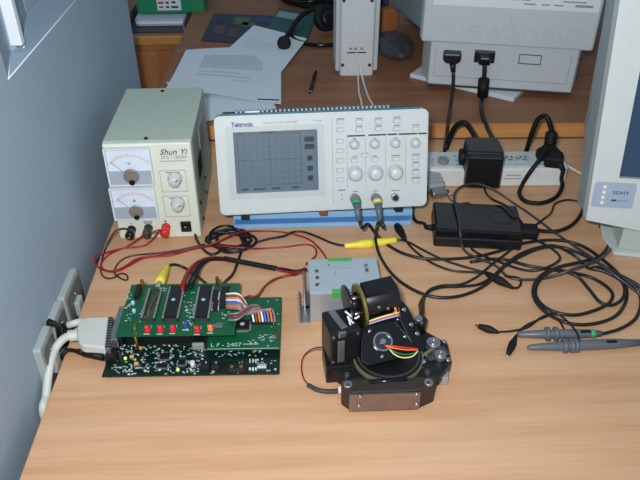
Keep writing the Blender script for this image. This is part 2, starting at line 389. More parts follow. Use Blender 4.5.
# ================================================================== bench power supply
SM = frame(-0.1905, 0.8145, 0, 0.3)
t = thing('bench_power_supply', 'sage grey bench power supply with two analogue meters beside the wall', 'power supply', SM)
W, H, DP = 0.1155, 0.150, 0.176
q = MB(); q.box((0, 0.006 + DP / 2, 0.004 + H / 2 - 0.002), (W, DP, H - 0.004), CASEG, 0.0015); q.build('case', t)
q = MB(); q.box((0, 0.004, H / 2), (W - 0.001, 0.010, H - 0.001), PANEL, 0.002); q.build('front_panel', t)
for sx in (-1, 1):
    for yy in (0.03, 0.15):
        q = MB(); q.cyl((sx * 0.045, yy, 0.002), 0.007, 0.0045, BLACKM, seg=12); q.build('foot', t)
def meter(quad, sym):
    L = [loc(SM, a, c, 1, -0.001) for a, c in quad]
    x0 = (L[0].x + L[3].x) / 2; x1 = (L[1].x + L[2].x) / 2; z1 = (L[0].z + L[1].z) / 2; z0 = (L[2].z + L[3].z) / 2
    cx, cz, w, h = (x0 + x1) / 2, (z0 + z1) / 2, x1 - x0, z1 - z0
    q = MB(); q.frame(rrect(x0, z0, x1, z1, 0.0015, 2), rrect(x0 + 0.0022, z0 + 0.0022, x1 - 0.0022, z1 - 0.0022, 0.001, 2), -0.0065, 0.0, WHITE); m = q.build('meter', t)
    q = MB(); q.box((cx, -0.0012, cz), (w - 0.004, 0.0012, h - 0.004), mat('meter_dial_paper', (216, 224, 236), 0.5)); q.build('dial', m)
    q = MB(); q.box((cx, -0.0036, z0 + h * 0.19), (w - 0.004, 0.0045, h * 0.36), mat('meter_cover_clear_grey', (176, 186, 198), 0.2, alpha=0.75)); q.build('lower_cover', m)
    q = MB()
    for k in range(21):
        a = R(140 - 100 * k / 20); r0 = h * 0.62; r1 = r0 + (0.003 if k % 5 == 0 else 0.0016)
        c = (cx, z0 + h * 0.16)
        q.rod((c[0] + r0 * math.cos(a), -0.002, c[1] + r0 * math.sin(a)), (c[0] + r1 * math.cos(a), -0.002, c[1] + r1 * math.sin(a)), 0.00022, PRINT, seg=4)
    arc = [(cx + h * 0.60 * math.cos(R(a)), -0.002, z0 + h * 0.16 + h * 0.60 * math.sin(R(a))) for a in range(40, 141, 10)]
    q.tube(arc, 0.0003, mat('pink_scale', (220, 130, 140), 0.5), 4, 2)
    q.text(sym, 0.007, PRINT, TXT(cx, -0.0020, z0 + h * 0.56)); q.build('scale', m)
    q = MB(); q.rod((cx - 0.001, -0.0026, z0 + h * 0.2), (cx - h * 0.42, -0.0026, z0 + h * 0.62), 0.0003, PRINT, seg=4); q.build('needle', m)
    q = MB(); q.cyl((cx + 0.001, -0.0062, z0 + h * 0.27), h * 0.19, 0.003, mat('meter_hub', (150, 145, 138), 0.25, 0.4), 'y', 24, bev=0.0008)
    q.cyl((cx + 0.0012, -0.0082, z0 + h * 0.12), h * 0.07, 0.004, BLACKG, 'y', 16, bev=0.0006); q.build('zero_screw', m)
meter([(104.5, 147.5), (150.5, 145.8), (154.2, 183), (109, 185.3)], 'V')
meter([(110, 187), (155, 185), (159, 217), (114.5, 219.5)], 'A')
for (px, py) in ((174, 182), (177, 207)):
    p = loc(SM, px, py, 1, -0.012)
    q = MB(); q.lathe([(0.0095, 0), (0.0095, 0.004), (0.0078, 0.005), (0.0074, 0.013), (0.0066, 0.014), (0.0, 0.0142)], KNOB, TR((p.x, -0.001, p.z)) @ Matrix.Rotation(R(90), 4, 'X'), 28)
    k = q.build('knob', t)
    q = MB(); q.box((p.x + 0.004, -0.0153, p.z + 0.003), (0.004, 0.0006, 0.0012), PRINT, rot=Euler((0, R(-40), 0)).to_matrix()); q.build('pointer', k)
    q = MB(); c = loc(SM, px, py, 1, 0)
    w, h = 0.017, 0.0165
    for (dx, dz, sx, sz) in ((0, h, 2 * w, 0.0005), (0, -h, 2 * w, 0.0005), (-w, 0, 0.0005, 2 * h), (w, 0, 0.0005, 2 * h)):
        q.box((c.x + dx, -0.0013, c.z + dz + 0.002), (sx, 0.0004, sz), PRINTL)
    q.box((c.x, -0.0014, c.z + h - 0.001), (0.018, 0.0004, 0.0016), PRINTL); q.build('printed_outline', t)
q = MB(); a = loc(SM, 172, 151, 1, 0); q.text('Shun Yi', 0.0115, PRINT, TXT(a.x + 0.001, -0.0015, a.z - 0.001), 0.35)
a = loc(SM, 174, 156.5, 1, 0); q.text('SYC - 1503M', 0.0062, PRINTL, TXT(a.x, -0.0015, a.z - 0.0005))
a = loc(SM, 173, 160.5, 1, 0); q.box((a.x, -0.0014, a.z), (0.034, 0.0004, 0.0009), PRINTL); q.build('lettering', t)
q = MB()
for px, py, s in ((131, 222.5, '-'), (148, 222, 'GND'), (165.5, 221, '+')):
    a = loc(SM, px, py, 1, 0); q.text(s, 0.0055 if len(s) > 1 else 0.009, PRINT, TXT(a.x, -0.0015, a.z))
q.build('terminal_marks', t)
POSTS = {}
for px, py, m, n in ((130.5, 233, BLACKG, 'black binding post'), (147.5, 231.5, GREENP, 'dark green binding post'), (165.2, 230.5, REDP, 'red binding post')):
    p = loc(SM, px, py, 1, -0.011)
    q = MB(); q.lathe([(0.0062, 0), (0.0062, 0.003), (0.0048, 0.004), (0.0048, 0.007), (0.0062, 0.008), (0.0062, 0.019), (0.005, 0.0205), (0, 0.0206)], m, TR((p.x, -0.001, p.z)) @ Matrix.Rotation(R(90), 4, 'X'), 18)
    o = q.build('binding_post', t); o['label'] = n
    q = MB(); q.cyl((p.x, -0.0225, p.z), 0.002, 0.0022, CHROME, 'y', 10); q.build('tip', o)
    POSTS[n[:3]] = SM @ Vector((p.x, -0.012, p.z + 0.004))
p = loc(SM, 186, 226.5, 1, -0.002)
q = MB(); q.box((p.x, -0.001, p.z), (0.0145, 0.006, 0.0165), BLACK, 0.001); sw = q.build('power_switch', t)
q = MB(); q.box((p.x, -0.0048, p.z - 0.001), (0.010, 0.004, 0.011), BLACKG, 0.001, rot=Euler((R(10), 0, 0)).to_matrix()); q.build('rocker', sw)
q = MB(); q.text('o', 0.004, WHITE, TXT(p.x, -0.0078, p.z + 0.003)); q.build('rocker_mark', sw)
for px, py in ((162.5, 91.5), (146, 139)):
    a = loc(SM, px, py, 2, H)
    q = MB(); q.cyl((a.x, a.y, H + 0.0012), 0.0028, 0.0016, BLACKM, seg=12, bev=0.0005); q.build('screw', t)
for yy, zz in ((0.09, 0.045), (0.02, 0.045), (0.09, 0.02), (0.03, 0.012)):
    q = MB(); q.cyl((W / 2 + 0.0007, yy, zz), 0.0026, 0.0016, BLACKM, 'x', 10); q.build('screw', t)
q = MB(); q.box((W / 2 + 0.0004, 0.105, 0.110), (0.0006, 0.055, 0.040), mat('silver_sticker', (186, 196, 200), 0.3, 0.3)); q.build('rating_sticker', t)
q = MB()
for k in range(7): q.box((W / 2 + 0.0003, 0.04 + k * 0.006, 0.085), (0.0008, 0.0025, 0.03), BLACKM)
q.build('vent_slots', t)

# ================================================================== light blue bar under the oscilloscope
MBb = frame(0.0410, 0.831, 0, 0.0)
t = thing('blue_support_bar', 'light blue bar with a darker stripe propping up the oscilloscope', 'bar', MBb)
q = MB(); q.box((0, 0.0145, 0.0132), (0.258, 0.029, 0.0264), LBLUE, 0.0015); q.build('body', t)
q = MB(); q.box((0, -0.0003, 0.0130), (0.254, 0.0012, 0.0085), MBLUE, 0.0003); q.build('stripe', t)

# ================================================================== oscilloscope
OM = frame(0.0417, 0.8056, 0.045, 2.62, -17.2)
W, H = 0.2866, 0.1348
t = thing('oscilloscope', 'white fronted oscilloscope with grey screen, tilted back on blue bar', 'oscilloscope', OM)
def ol(px, py, y=0.0): return loc(OM, px, py, 1, y)
def c7(X, Y): return (310 + X / 3.4286, 95 + Y / 3.4286)
s0 = [ol(233, 132.5), ol(317.5, 128.7), ol(318, 190), ol(236.7, 193)]
sx0, sx1 = (s0[0].x + s0[3].x) / 2, (s0[1].x + s0[2].x) / 2; sz1, sz0 = (s0[0].z + s0[1].z) / 2, (s0[2].z + s0[3].z) / 2
n4 = lambda x0, z0, x1, z1, r: rrect(x0, z0, x1, z1, r, 4)
q = MB(); q.frame(n4(-W / 2, 0, W / 2, H, 0.008), n4(sx0 - 0.001, sz0 - 0.001, sx1 + 0.001, sz1 + 0.001, 0.0015), 0.0, 0.024, BEZEL); q.build('bezel', t)
q = MB(); q.frame(n4(-W / 2 + 0.002, 0.002, W / 2 - 0.002, H - 0.002, 0.007), n4(sx0 - 0.001, sz0 - 0.001, sx1 + 0.001, sz1 + 0.001, 0.0015), -0.0018, 0.001, BEZEL); q.build('front_face', t)
q = MB(); q.frame(n4(sx0 - 0.010, sz0 - 0.008, sx1 + 0.009, sz1 + 0.007, 0.003), n4(sx0, sz0, sx1, sz1, 0.0015), -0.0030, 0.0, BEZ2); q.build('screen_surround', t)
q = MB(); q.box(((sx0 + sx1) / 2, 0.003, (sz0 + sz1) / 2), (sx1 - sx0 + 0.002, 0.003, sz1 - sz0 + 0.002), LCD); scr = q.build('screen', t)
q = MB(); gx1 = sx0 + (sx1 - sx0) * 0.80; gz0 = sz0 + (sz1 - sz0) * 0.12; gz1 = sz1 - 0.004; gx0 = sx0 + 0.005
for k in range(11):
    x = gx0 + (gx1 - gx0) * k / 10; q.box((x, 0.0012, (gz0 + gz1) / 2), (0.0005 if k in (0, 5, 10) else 0.00018, 0.0006, gz1 - gz0), LCDD)
for k in range(9):
    z = gz0 + (gz1 - gz0) * k / 8; q.box(((gx0 + gx1) / 2, 0.0012, z), (gx1 - gx0, 0.0006, 0.0005 if k in (0, 4, 8) else 0.00018), LCDD)
q.build('graticule', scr)
for k, (fy, w) in enumerate(((0.84, 0.013), (0.72, 0.013), (0.53, 0.007), (0.36, 0.007), (0.20, 0.007))):
    q = MB(); q.box((sx0 + (sx1 - sx0) * 0.905, 0.0012, sz0 + (sz1 - sz0) * fy), (w, 0.0006, 0.0068), mat('lcd_menu_dark', (44, 56, 68), 0.3)); q.build('menu_label', scr)
q = MB()
for fx, w in ((0.1, 0.010), (0.28, 0.016), (0.48, 0.012), (0.72, 0.010)): q.box((sx0 + (sx1 - sx0) * fx, 0.0012, sz0 + (sz1 - sz0) * 0.055), (w, 0.0006, 0.003), LCDD)
for fx, w in ((0.08, 0.006), (0.4, 0.02)): q.box((sx0 + (sx1 - sx0) * fx, 0.0012, sz1 - 0.002), (w, 0.0006, 0.0018), LCDD)
q.build('readout', scr)
q = MB(); a = ol(242, 124.5); q.text('Tektronix', 0.0082, PRINTB, TXT(a.x, -0.0020, a.z), 0, 0.0003, 0.85, 0.00022); q.build('brand_lettering', t)
q = MB(); a = ol(280, 122.3); q.text('TDS 220  TWO CHANNEL', 0.0040, PRINTL, TXT(a.x, -0.0020, a.z))
a = ol(317, 120.5); q.text('100 MHz', 0.0032, PRINTL, TXT(a.x, -0.0020, a.z)); q.build('model_lettering', t)
# housing with ribbed top
HD = 0.105
q = MB(); q.prism([(0.022, 0.002), (0.022, H - 0.003), (0.05, H - 0.009), (0.024 + HD, H - 0.030), (0.024 + HD, 0.004)], -W / 2 + 0.004, W / 2 - 0.004, SCOPEB, 'yz', 0.003)
q.build('housing', t)
q = MB(); q.box((0, 0.013, H + 0.0012), (W - 0.022, 0.022, 0.0028), mat('teal_grey_top', (62, 98, 108), 0.5), 0.001); q.build('top_edge', t)
rm = MB(); rm.box((0, 0, 0), (0.0030, 0.012, 0.0034), mat('pale_rib', (150, 176, 190), 0.5), 0.0004, seg=1)
rib = None
for k in range(36):
    x = -W / 2 + 0.03 + k * 0.0058
    if rib is None: rib = rm.build('rib', t, TR((x, 0.012, H + 0.0034)))
    else: dup(rib, t, TR((x, 0.012, H + 0.0034)))
q = MB(); q.box((-W / 2 + 0.052, 0.010, H + 0.0036), (0.018, 0.010, 0.0024), WHITE, 0.0006); q.build('top_label', t)
for px, py in ((245, 215.5), (323, 212.5), (398, 209)):
    a = ol(px, py, 0.01); q = MB(); q.box((a.x, 0.010, -0.0035), (0.011, 0.014, 0.009), BLACKM if px != 323 else BROWNW, 0.001); q.build('foot', t)
for sx in (-1, 1):
    q = MB(); q.box((sx * 0.11, 0.118, -0.003), (0.014, 0.014, 0.008), BLACKM, 0.001); q.build('rear_foot', t)
# controls
BTN = mat('button_grey', (196, 202, 202), 0.45); BSH = mat('button_surround', (170, 176, 178), 0.5)
def button(X, Y, w=0.0085, h=0.0048):
    a = ol(*c7(X, Y), -0.003)
    q = MB(); q.box((a.x, -0.0022, a.z), (w + 0.0014, 0.0012, h + 0.0014), BSH, 0.0004, seg=1); q.box((a.x + 0.0004, -0.0036, a.z - 0.0003), (w, 0.0026, h), BTN, 0.0006, seg=1)
    q.build('button', t)
for X, Y in ((104, 92), (104, 119), (103, 158), (103, 191), (103, 224), (103, 258), (103, 290), (168, 92), (168, 118), (234, 90), (234, 115), (297, 88), (297, 115), (362, 116),
             (152, 224), (223, 220), (187, 206), (293, 219), (362, 214), (362, 240), (362, 265), (362, 293)): button(X, Y)
def dial(X, Y, r, h):
    a = ol(*c7(X, Y), -h * 0.6)
    q = MB(); q.lathe([(r * 1.22, 0), (r * 1.18, 0.0015), (r, 0.0025), (r * 0.93, h), (r * 0.84, h + 0.0008), (0, h + 0.0009)], KNOB, TR((a.x, -0.0016, a.z)) @ Matrix.Rotation(R(90), 4, 'X'), 28); o = q.build('knob', t)
    q = MB(); q.ring((a.x, -0.0022, a.z), r * 1.36, r * 1.16, 0.0012, mat('knob_skirt', (168, 174, 176), 0.5), 'y', 28); q.build('skirt', o)
for X, Y in ((152, 170), (222, 168), (293, 166), (362, 165)): dial(X, Y, 0.0054, 0.008)
for X, Y in ((156, 272), (226, 270), (295, 268)): dial(X, Y, 0.0084, 0.010)
PRINTS = mat('mid_grey_print', (104, 110, 118), 0.6)
q = MB()
def pbar(X, Y, w, h, m=PRINT):
    a = ol(*c7(X, Y)); q.box((a.x, -0.0019, a.z), (w, 0.0004, h), m)
for X, Y, w in ((157, 139, 0.024), (230, 136, 0.024), (281, 134, 0.013), (320, 133, 0.014), (350, 132, 0.013), (385, 131, 0.012)): pbar(X, Y, w, 0.0021)
q.build('section_bars', t)
q = MB()
for X, Y0_, Y1_ in ((127, 145, 320), (190, 145, 315), (259, 140, 312), (327, 138, 308), (77, 80, 370)):
    a, c = ol(*c7(X, Y0_)), ol(*c7(X, Y1_)); q.box(((a.x + c.x) / 2, -0.0019, (a.z + c.z) / 2), (0.0005, 0.0004, abs(a.z - c.z)), PRINTL)
for X, Y, w in ((104, 81, .011), (168, 80, .009), (234, 78, .009), (297, 75, .010), (362, 102, .010), (297, 103, .008), (168, 106, .008), (234, 104, .008), (152, 148, .004), (222, 147, .004), (293, 146, .004),
                (152, 211, .007), (222, 208, .006), (293, 206, .012), (362, 202, .010), (362, 229, .008), (362, 254, .008), (362, 282, .013), (155, 245, .009), (226, 244, .009), (293, 243, .009), (291, 326, .012), (155, 330, .007), (223, 328, .007)):
    pbar(X, Y, w, 0.0011, PRINTS)
pbar(109, 325, 0.010, 0.0012, PRINTB); pbar(109, 342, 0.0012, 0.0018); pbar(109, 357, 0.0012, 0.0022); pbar(338, 343, 0.004, 0.008, mat('pale_blue_emblem', (170, 196, 214), 0.5))
q.build('panel_print', t)
BNC = []
for X, Y, m in ((152, 352, mat('green_band', (60, 160, 100), 0.4)), (223, 350, mat('yellow_band', (222, 214, 110), 0.4)), (291, 350, None)):
    a = ol(*c7(X, Y), -0.006)
    q = MB(); q.cyl((a.x, -0.006, a.z), 0.0052, 0.010, CHROME, 'y', 20, bev=0.0006); q.cyl((a.x, -0.0112, a.z), 0.0034, 0.0012, BLACKM if m is None else WHITEW, 'y', 16); q.build('input_socket', t)
    if m: BNC.append((OM @ Vector((a.x, -0.008, a.z)), m))

# ================================================================== CRT monitor seen from behind
c0 = onz(427.5, 84, 0.040)
CM = Matrix.Translation(c0) @ Matrix.Rotation(R(-12.45), 4, 'Z')
t = thing('crt_monitor', 'grey CRT monitor with its back turned, standing on the rear desk', 'monitor', CM)
def cl(px, py, y=0.0): return loc(CM, px, py, 1, y)
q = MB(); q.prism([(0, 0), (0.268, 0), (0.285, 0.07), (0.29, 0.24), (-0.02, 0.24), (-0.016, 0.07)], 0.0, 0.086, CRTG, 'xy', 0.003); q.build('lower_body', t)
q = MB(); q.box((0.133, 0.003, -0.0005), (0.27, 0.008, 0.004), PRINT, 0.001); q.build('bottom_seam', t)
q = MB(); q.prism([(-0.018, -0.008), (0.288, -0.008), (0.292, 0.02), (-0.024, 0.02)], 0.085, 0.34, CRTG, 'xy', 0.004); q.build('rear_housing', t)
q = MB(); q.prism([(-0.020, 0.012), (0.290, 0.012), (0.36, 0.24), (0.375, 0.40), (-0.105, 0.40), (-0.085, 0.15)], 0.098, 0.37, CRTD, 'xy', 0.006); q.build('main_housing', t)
q = MB(); q.box((0.150, 0.45, 0.20), (0.45, 0.06, 0.40), CRTG, 0.012); q.build('front_bezel', t)
a, b_ = onz(410, 73.5, 0.037), onz(514, 98, 0.037); ai = CM.inverted() @ a; bi = CM.inverted() @ b_
dv = (bi - ai); nv = Vector((-dv.y, dv.x, 0)).normalized() * 0.24
q = MB(); q.prism([(ai.x, ai.y), (bi.x, bi.y), ((bi + nv).x, (bi + nv).y), ((ai + nv).x, (ai + nv).y)], -0.0117, -0.003, WHITE, 'xy', 0.001); q.build('swivel_base', t)
q = MB(); a = cl(512, 31, -0.008); q.text('ViewSonic', 0.060, mat('crt_emboss', (196, 201, 204), 0.5), TXT(0.136, -0.0082, a.z), 0, 0.0007, 0.98); q.build('embossed_lettering', t)
z1 = cl(436, 3, -0.009).z
q = MB(); q.box((0.140, -0.0086, z1 + 0.020), (0.285, 0.0008, 0.046), mat('white_sticker', (226, 232, 238), 0.4)); st = q.build('rating_sticker', t)
q = MB()
for k in range(16): q.box((0.255 + k * 0.0019 - 0.012, -0.0092, z1 + 0.0065), (0.0011, 0.0004, 0.004), PRINT)
for x, w in ((0.165, 0.020), (0.192, 0.014), (0.214, 0.016)): q.box((x, -0.0092, z1 + 0.006), (w, 0.0004, 0.0022), PRINTL)
for x, w in ((0.05, 0.06), (0.14, 0.05), (0.24, 0.04)): q.box((x, -0.0092, z1 + 0.013), (w, 0.0004, 0.002), PRINTL)
q.build('sticker_print', st)
q = MB(); x0, x1, zz0, zz1 = 0.010, 0.256, 0.018, 0.076
for (cx, cz, sx, sz) in (((x0 + x1) / 2, zz0, x1 - x0, 0.0007), (x0, (zz0 + zz1) / 2, 0.0007, zz1 - zz0), (x1, (zz0 + zz1) / 2, 0.0007, zz1 - zz0)): q.box((cx, -0.0002, cz), (sx, 0.0008, sz), PRINTL)
q.build('port_recess_line', t)
a = cl(530, 59.5)
q = MB()
for (dx, dz, sx, sz) in ((0, 0.0085, 0.04, 0.0014), (0, -0.0085, 0.04, 0.0014), (-0.0195, 0, 0.0014, 0.018), (0.0195, 0, 0.0014, 0.018)): q.box((a.x + dx, -0.0004, a.z + dz), (sx, 0.0012, sz), SOCK)
q.build('switch_outline', t)
for k in range(9):
    q = MB(); q.box((0.272, 0.02 + k * 0.0001, 0.010 + k * 0.008), (0.004, 0.010, 0.003), CRTD); q.build('vent_slat', t)

# ================================================================== loudspeaker
s0 = onz(356.5, 76, BT)
PM = Matrix.Translation(s0)
t = thing('desk_speaker', 'tall white desktop speaker seen from behind with cords at its base', 'speaker', PM)
q = MB(); q.prism([(-0.034, 0.004), (-0.030, 0.0), (0.030, 0.0), (0.034, 0.004), (0.040, 0.09), (-0.040, 0.09)], 0.0, 0.24, mat('speaker_back', (210, 213, 214), 0.5), 'xy', 0.002); q.build('body', t)
for sx in (-1, 1):
    q = MB(); q.box((sx * 0.0385, 0.05, 0.126), (0.0085, 0.085, 0.236), mat('speaker_side', (190, 196, 200), 0.5), 0.002); q.build('side_rail', t)
for px, py in ((344, 0.5), (372, 0.5), (342.5, 65), (369.5, 65)):
    a = loc(PM, px, py, 1, 0); q = MB(); q.cyl((a.x, -0.0006, a.z), 0.0034, 0.0016, SOCK, 'y', 14); q.build('screw', t)
a = loc(PM, 358, 28.5, 1, 0)
q = MB(); q.ring((a.x, -0.0006, a.z), 0.0075, 0.0058, 0.0012, WHITE, 'y', 24); q.prism([(a.x - 0.003, a.z - 0.003), (a.x + 0.004, a.z), (a.x - 0.003, a.z + 0.003)], -0.0012, 0.0, WHITE, 'xz'); q.build('emblem', t)
a = loc(PM, 356.5, 52.5, 1, 0)
q = MB(); q.box((a.x, -0.0006, a.z), (0.038, 0.0014, 0.0022), PRINT)
for dx in (-0.012, -0.002, 0.010): q.box((a.x + dx, -0.0008, a.z + 0.008), (0.006, 0.0014, 0.004), PRINTL)
q.build('jack_panel', t)

# ================================================================== cable helper
def wp(p, z):
    if isinstance(p, Vector): return p
    return onz(p[0], p[1], p[2] if len(p) > 2 else z)
def cable(name, label, pts, r=0.0022, m=CABLE, z=None, cat='cable', group=None, seg=8, n=6):
    z = r if z is None else z
    P = [wp(p, z) for p in pts]
    t = thing(name, label, cat, TR(P[0]), group)
    q = MB(); q.tube(P, r, m, seg, n); q.build('cord', t, TR(-P[0]))
    return t, P
def addpart(q, name, t): return q.build(name, t, t.matrix_world.inverted())

for k, (pts, lb) in enumerate((([(356, 53, 0.052), (357.5, 60, 0.045), (358, 75, 0.034), (359, 92, 0.0298), (361.5, 103, 0.0298), (362, 118, 0.0298)], 'left pale cord hanging from the back of the white speaker'),
                               ([(357, 53, 0.052), (359.5, 62, 0.045), (363, 80, 0.032), (368, 96, 0.0298), (373, 106, 0.0298), (376, 120, 0.0298)], 'right pale cord curving away from the back of the white speaker'))):
    P = [ony(p[0], p[1], s0.y - 0.004) if j < 2 else onz(*p) for j, p in enumerate(pts)]
    cable('speaker_cord', lb, P, 0.0018, WHITEW, group='speaker cords')

# ================================================================== monitor at the right edge
NM = Matrix.Translation(onz(586, 220, 0.06)) @ Matrix.Rotation(R(-8), 4, 'Z') @ Matrix.Rotation(R(-10), 4, 'X')
t = thing('monitor', 'white bezel CRT monitor at the right edge of the picture', 'monitor', NM)
sc = loc(NM, 619, 178, 1, 0); e1 = loc(NM, 640, 231, 1, 0); e2 = loc(NM, 620, 0, 1, 0)
BW, BH = 0.40, 0.38
xt = e2.x * BH / e2.z
out = [(0, 0), (0.0715, e1.z), (0.20, -0.016), (BW - 0.0715, e1.z), (BW, 0), (BW - xt, BH), (BW / 2, BH + 0.01), (xt, BH)]
bx0, bz0, bx1, bz1 = sc.x, sc.z, BW - sc.x, BH - 0.045
inn = [(bx0, bz0), (bx0 + 0.05, bz0 - 0.001), (BW / 2, bz0 - 0.002), (bx1 - 0.05, bz0 - 0.001), (bx1, bz0), (bx1 - 0.004, bz1), (BW / 2, bz1 + 0.004), (bx0 - 0.004, bz1)]
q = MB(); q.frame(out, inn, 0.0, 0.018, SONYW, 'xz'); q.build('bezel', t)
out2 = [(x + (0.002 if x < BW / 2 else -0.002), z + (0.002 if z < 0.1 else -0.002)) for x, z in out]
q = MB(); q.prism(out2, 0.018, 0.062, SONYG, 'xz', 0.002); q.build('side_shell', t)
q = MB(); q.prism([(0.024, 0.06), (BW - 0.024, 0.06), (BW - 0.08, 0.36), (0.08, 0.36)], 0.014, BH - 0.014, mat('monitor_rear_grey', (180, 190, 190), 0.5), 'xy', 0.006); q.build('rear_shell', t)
q = MB(); q.box((BW / 2, 0.010, (bz0 + bz1) / 2), (bx1 - bx0 + 0.006, 0.006, bz1 - bz0 + 0.006), SCREEN, 0.002); q.build('screen', t)
p0, p1, p2, p3 = (loc(NM, *u, 1, 0) for u in ((594, 181), (636, 184), (633, 210), (592, 205)))
lx0, lx1, lz0, lz1 = (p0.x + p3.x) / 2, (p1.x + p2.x) / 2, (p2.z + p3.z) / 2, (p0.z + p1.z) / 2
sh = (p1.z - p0.z) / (p1.x - p0.x)
q = MB(); q.prism(rrect(lx0, lz0, lx1, lz1, 0.004), -0.0008, 0.0, BADGE, 'xz'); bd = q.build('badge_sticker', t)
q = MB(); q.text('SONY', 0.0068, PRINTB, TXT(lx0 + (lx1 - lx0) * 0.65, -0.0010, lz0 + (lz1 - lz0) * 0.60), 0, 0.0003, 1.15)
q.box((lx0 + (lx1 - lx0) * 0.52, -0.0010, lz0 + (lz1 - lz0) * 0.30), (0.006, 0.0005, 0.0024), PRINTB); q.box((lx0 + (lx1 - lx0) * 0.73, -0.0010, lz0 + (lz1 - lz0) * 0.30), (0.016, 0.0005, 0.0014), PRINTL); q.build('badge_lettering', bd)
for k in range(4):
    q = MB(); q.cyl((lx0 + (lx1 - lx0) * 0.25, -0.0010, lz0 + (lz1 - lz0) * (0.82 - 0.21 * k)), 0.0024, 0.0008, mat('cream_mark', (236, 226, 196), 0.5), 'y', 10); q.build('feature_mark', bd)
q = MB()
for k in range(14): q.box((0.0275, 0.085, 0.10 + k * 0.014), (0.004, 0.012, 0.004), SONYG)
q.build('vents', t)
# swivel base on the desk: in world axes, so undo the tilt
ba, bb = onz(613, 255.5, 0), onz(640, 258.5, 0)
dirx = (bb - ba).normalized(); diry = Vector((-dirx.y, dirx.x, 0))
def bp(u, v): w = ba + dirx * u + diry * v; return (w.x, w.y)
NI = NM.inverted()
q = MB(); q.prism([bp(0, 0), bp(0.30, 0), bp(0.33, 0.05), bp(0.33, 0.27), bp(-0.005, 0.27), bp(-0.01, 0.04)], D + 0.0005, D + 0.006, SONYW, 'xy', 0.0012); q.build('base_plate', t, NI)
q = MB(); q.prism([bp(0.006, 0.008), bp(0.29, 0.008), bp(0.31, 0.22), bp(-0.002, 0.22)], D + 0.006, D + 0.058, mat('base_grey', (178, 192, 184), 0.5), 'xy', 0.002); q.build('pedestal', t, NI)

# ================================================================== papers, magazine, books, pen on rear desk
def sheet(name, label, cat, corners, z, m, th=0.0006, curl=None, group=None, nu=10, nv=8):
    P = [onz(a, c, z) for a, c in corners]; c0 = P[0]
    t = thing(name, label, cat, TR(c0), group)
    bm_ = bmesh.new(); g = []
    for i in range(nu + 1):
        row = []
        for j in range(nv + 1):
            u, v = i / nu, j / nv
            p = (P[0] * (1 - u) + P[1] * u) * (1 - v) + (P[3] * (1 - u) + P[2] * u) * v - c0
            p.z += curl(u, v) if curl else 0
            row.append(bm_.verts.new(p))
        g.append(row)
    for i in range(nu):
        for j in range(nv): bm_.faces.new((g[i][j], g[i][j + 1], g[i + 1][j + 1], g[i + 1][j]))
    bmesh.ops.recalc_face_normals(bm_, faces=list(bm_.faces))
    if bm_.faces[0].normal.z < 0: bmesh.ops.reverse_faces(bm_, faces=list(bm_.faces))
    r = bmesh.ops.extrude_face_region(bm_, geom=list(bm_.faces))
    for v in [v for v in r['geom'] if isinstance(v, bmesh.types.BMVert)]: v.co.z -= th
    bmesh.ops.recalc_face_normals(bm_, faces=list(bm_.faces))
    q = MB(); q.merge(bm_, m, None, False); q.build('sheet' if th < 0.002 else 'cover', t)
    def at(u, v, dz=0.0): p = (P[0] * (1 - u) + P[1] * u) * (1 - v) + (P[3] * (1 - u) + P[2] * u) * v - c0; p.z += dz + (curl(u, v) if curl else 0); return p
    return t, at
def lines(t, at, rows, name='printed_text'):
    q = MB()
    for u0, u1, v, w in rows:
        x = u0
        while x < u1 - 0.004:
            L = random.uniform(0.02, 0.06); e = min(u1, x + L)
            n_ = 3
            A = [at(x + (e - x) * k / n_, v - w, 0.0006) for k in range(n_ + 1)]; B_ = [at(x + (e - x) * k / n_, v + w, 0.0006) for k in range(n_ + 1)]
            tb = bmesh.new(); va = [tb.verts.new(p) for p in A]; vb = [tb.verts.new(p) for p in B_]
            for k in range(n_): tb.faces.new((va[k], va[k + 1], vb[k + 1], vb[k]))
            q.merge(tb, mat('grey_print', (200, 206, 214), 0.6)); x = e + 0.008
    q.build(name, t)
sheet('paper_sheet', 'bottom white sheet of the stack, sticking out behind the oscilloscope', 'paper', [(166, 82), (262, 74), (276, 108), (200, 122)], BT + 0.0010, PAPER, group='loose papers')
ts, at = sheet('paper_sheet', 'white printed sheet lying farther back beside the teal book', 'paper', [(254, 28.5), (307, 42), (275, 80), (205, 70)], BT + 0.0024, PAPER, curl=lambda u, v: 0.008 * (1 - v), group='loose papers')
lines(ts, at, [(0.15, 0.6, 0.30 + 0.05 * k, 0.006) for k in range(4)])
ts, at = sheet('paper_sheet', 'topmost white sheet with a grey block of print behind power supply', 'paper', [(186, 50), (281, 46), (281, 103), (166, 90)], BT + 0.006, PAPER,
               curl=lambda u, v: 0.004 * max(0, v - 0.6) * 2 * (1 - u) + 0.002 * math.sin(u * 5), group='loose papers')
lines(ts, at, [(0.22, 0.82, 0.20 + 0.038 * k, 0.013) for k in range(8)] + [(0.22, 0.62, 0.56, 0.012), (0.22, 0.72, 0.63, 0.014), (0.55, 0.72, 0.70, 0.01)])
q = MB(); a, b_ = at(0.80, 0.98, 0.0008), at(0.985, 0.95, 0.0008); q.rod(a, b_, 0.0012, PRINT, seg=5); q.build('staple_binding', ts)
ts, at = sheet('magazine', 'dark glossy magazine with colourful cover lying flat on rear desk', 'magazine', [(214, 13), (279, 16), (266, 44), (201, 40)], BT + 0.003, MAGD, 0.003)
q = MB()
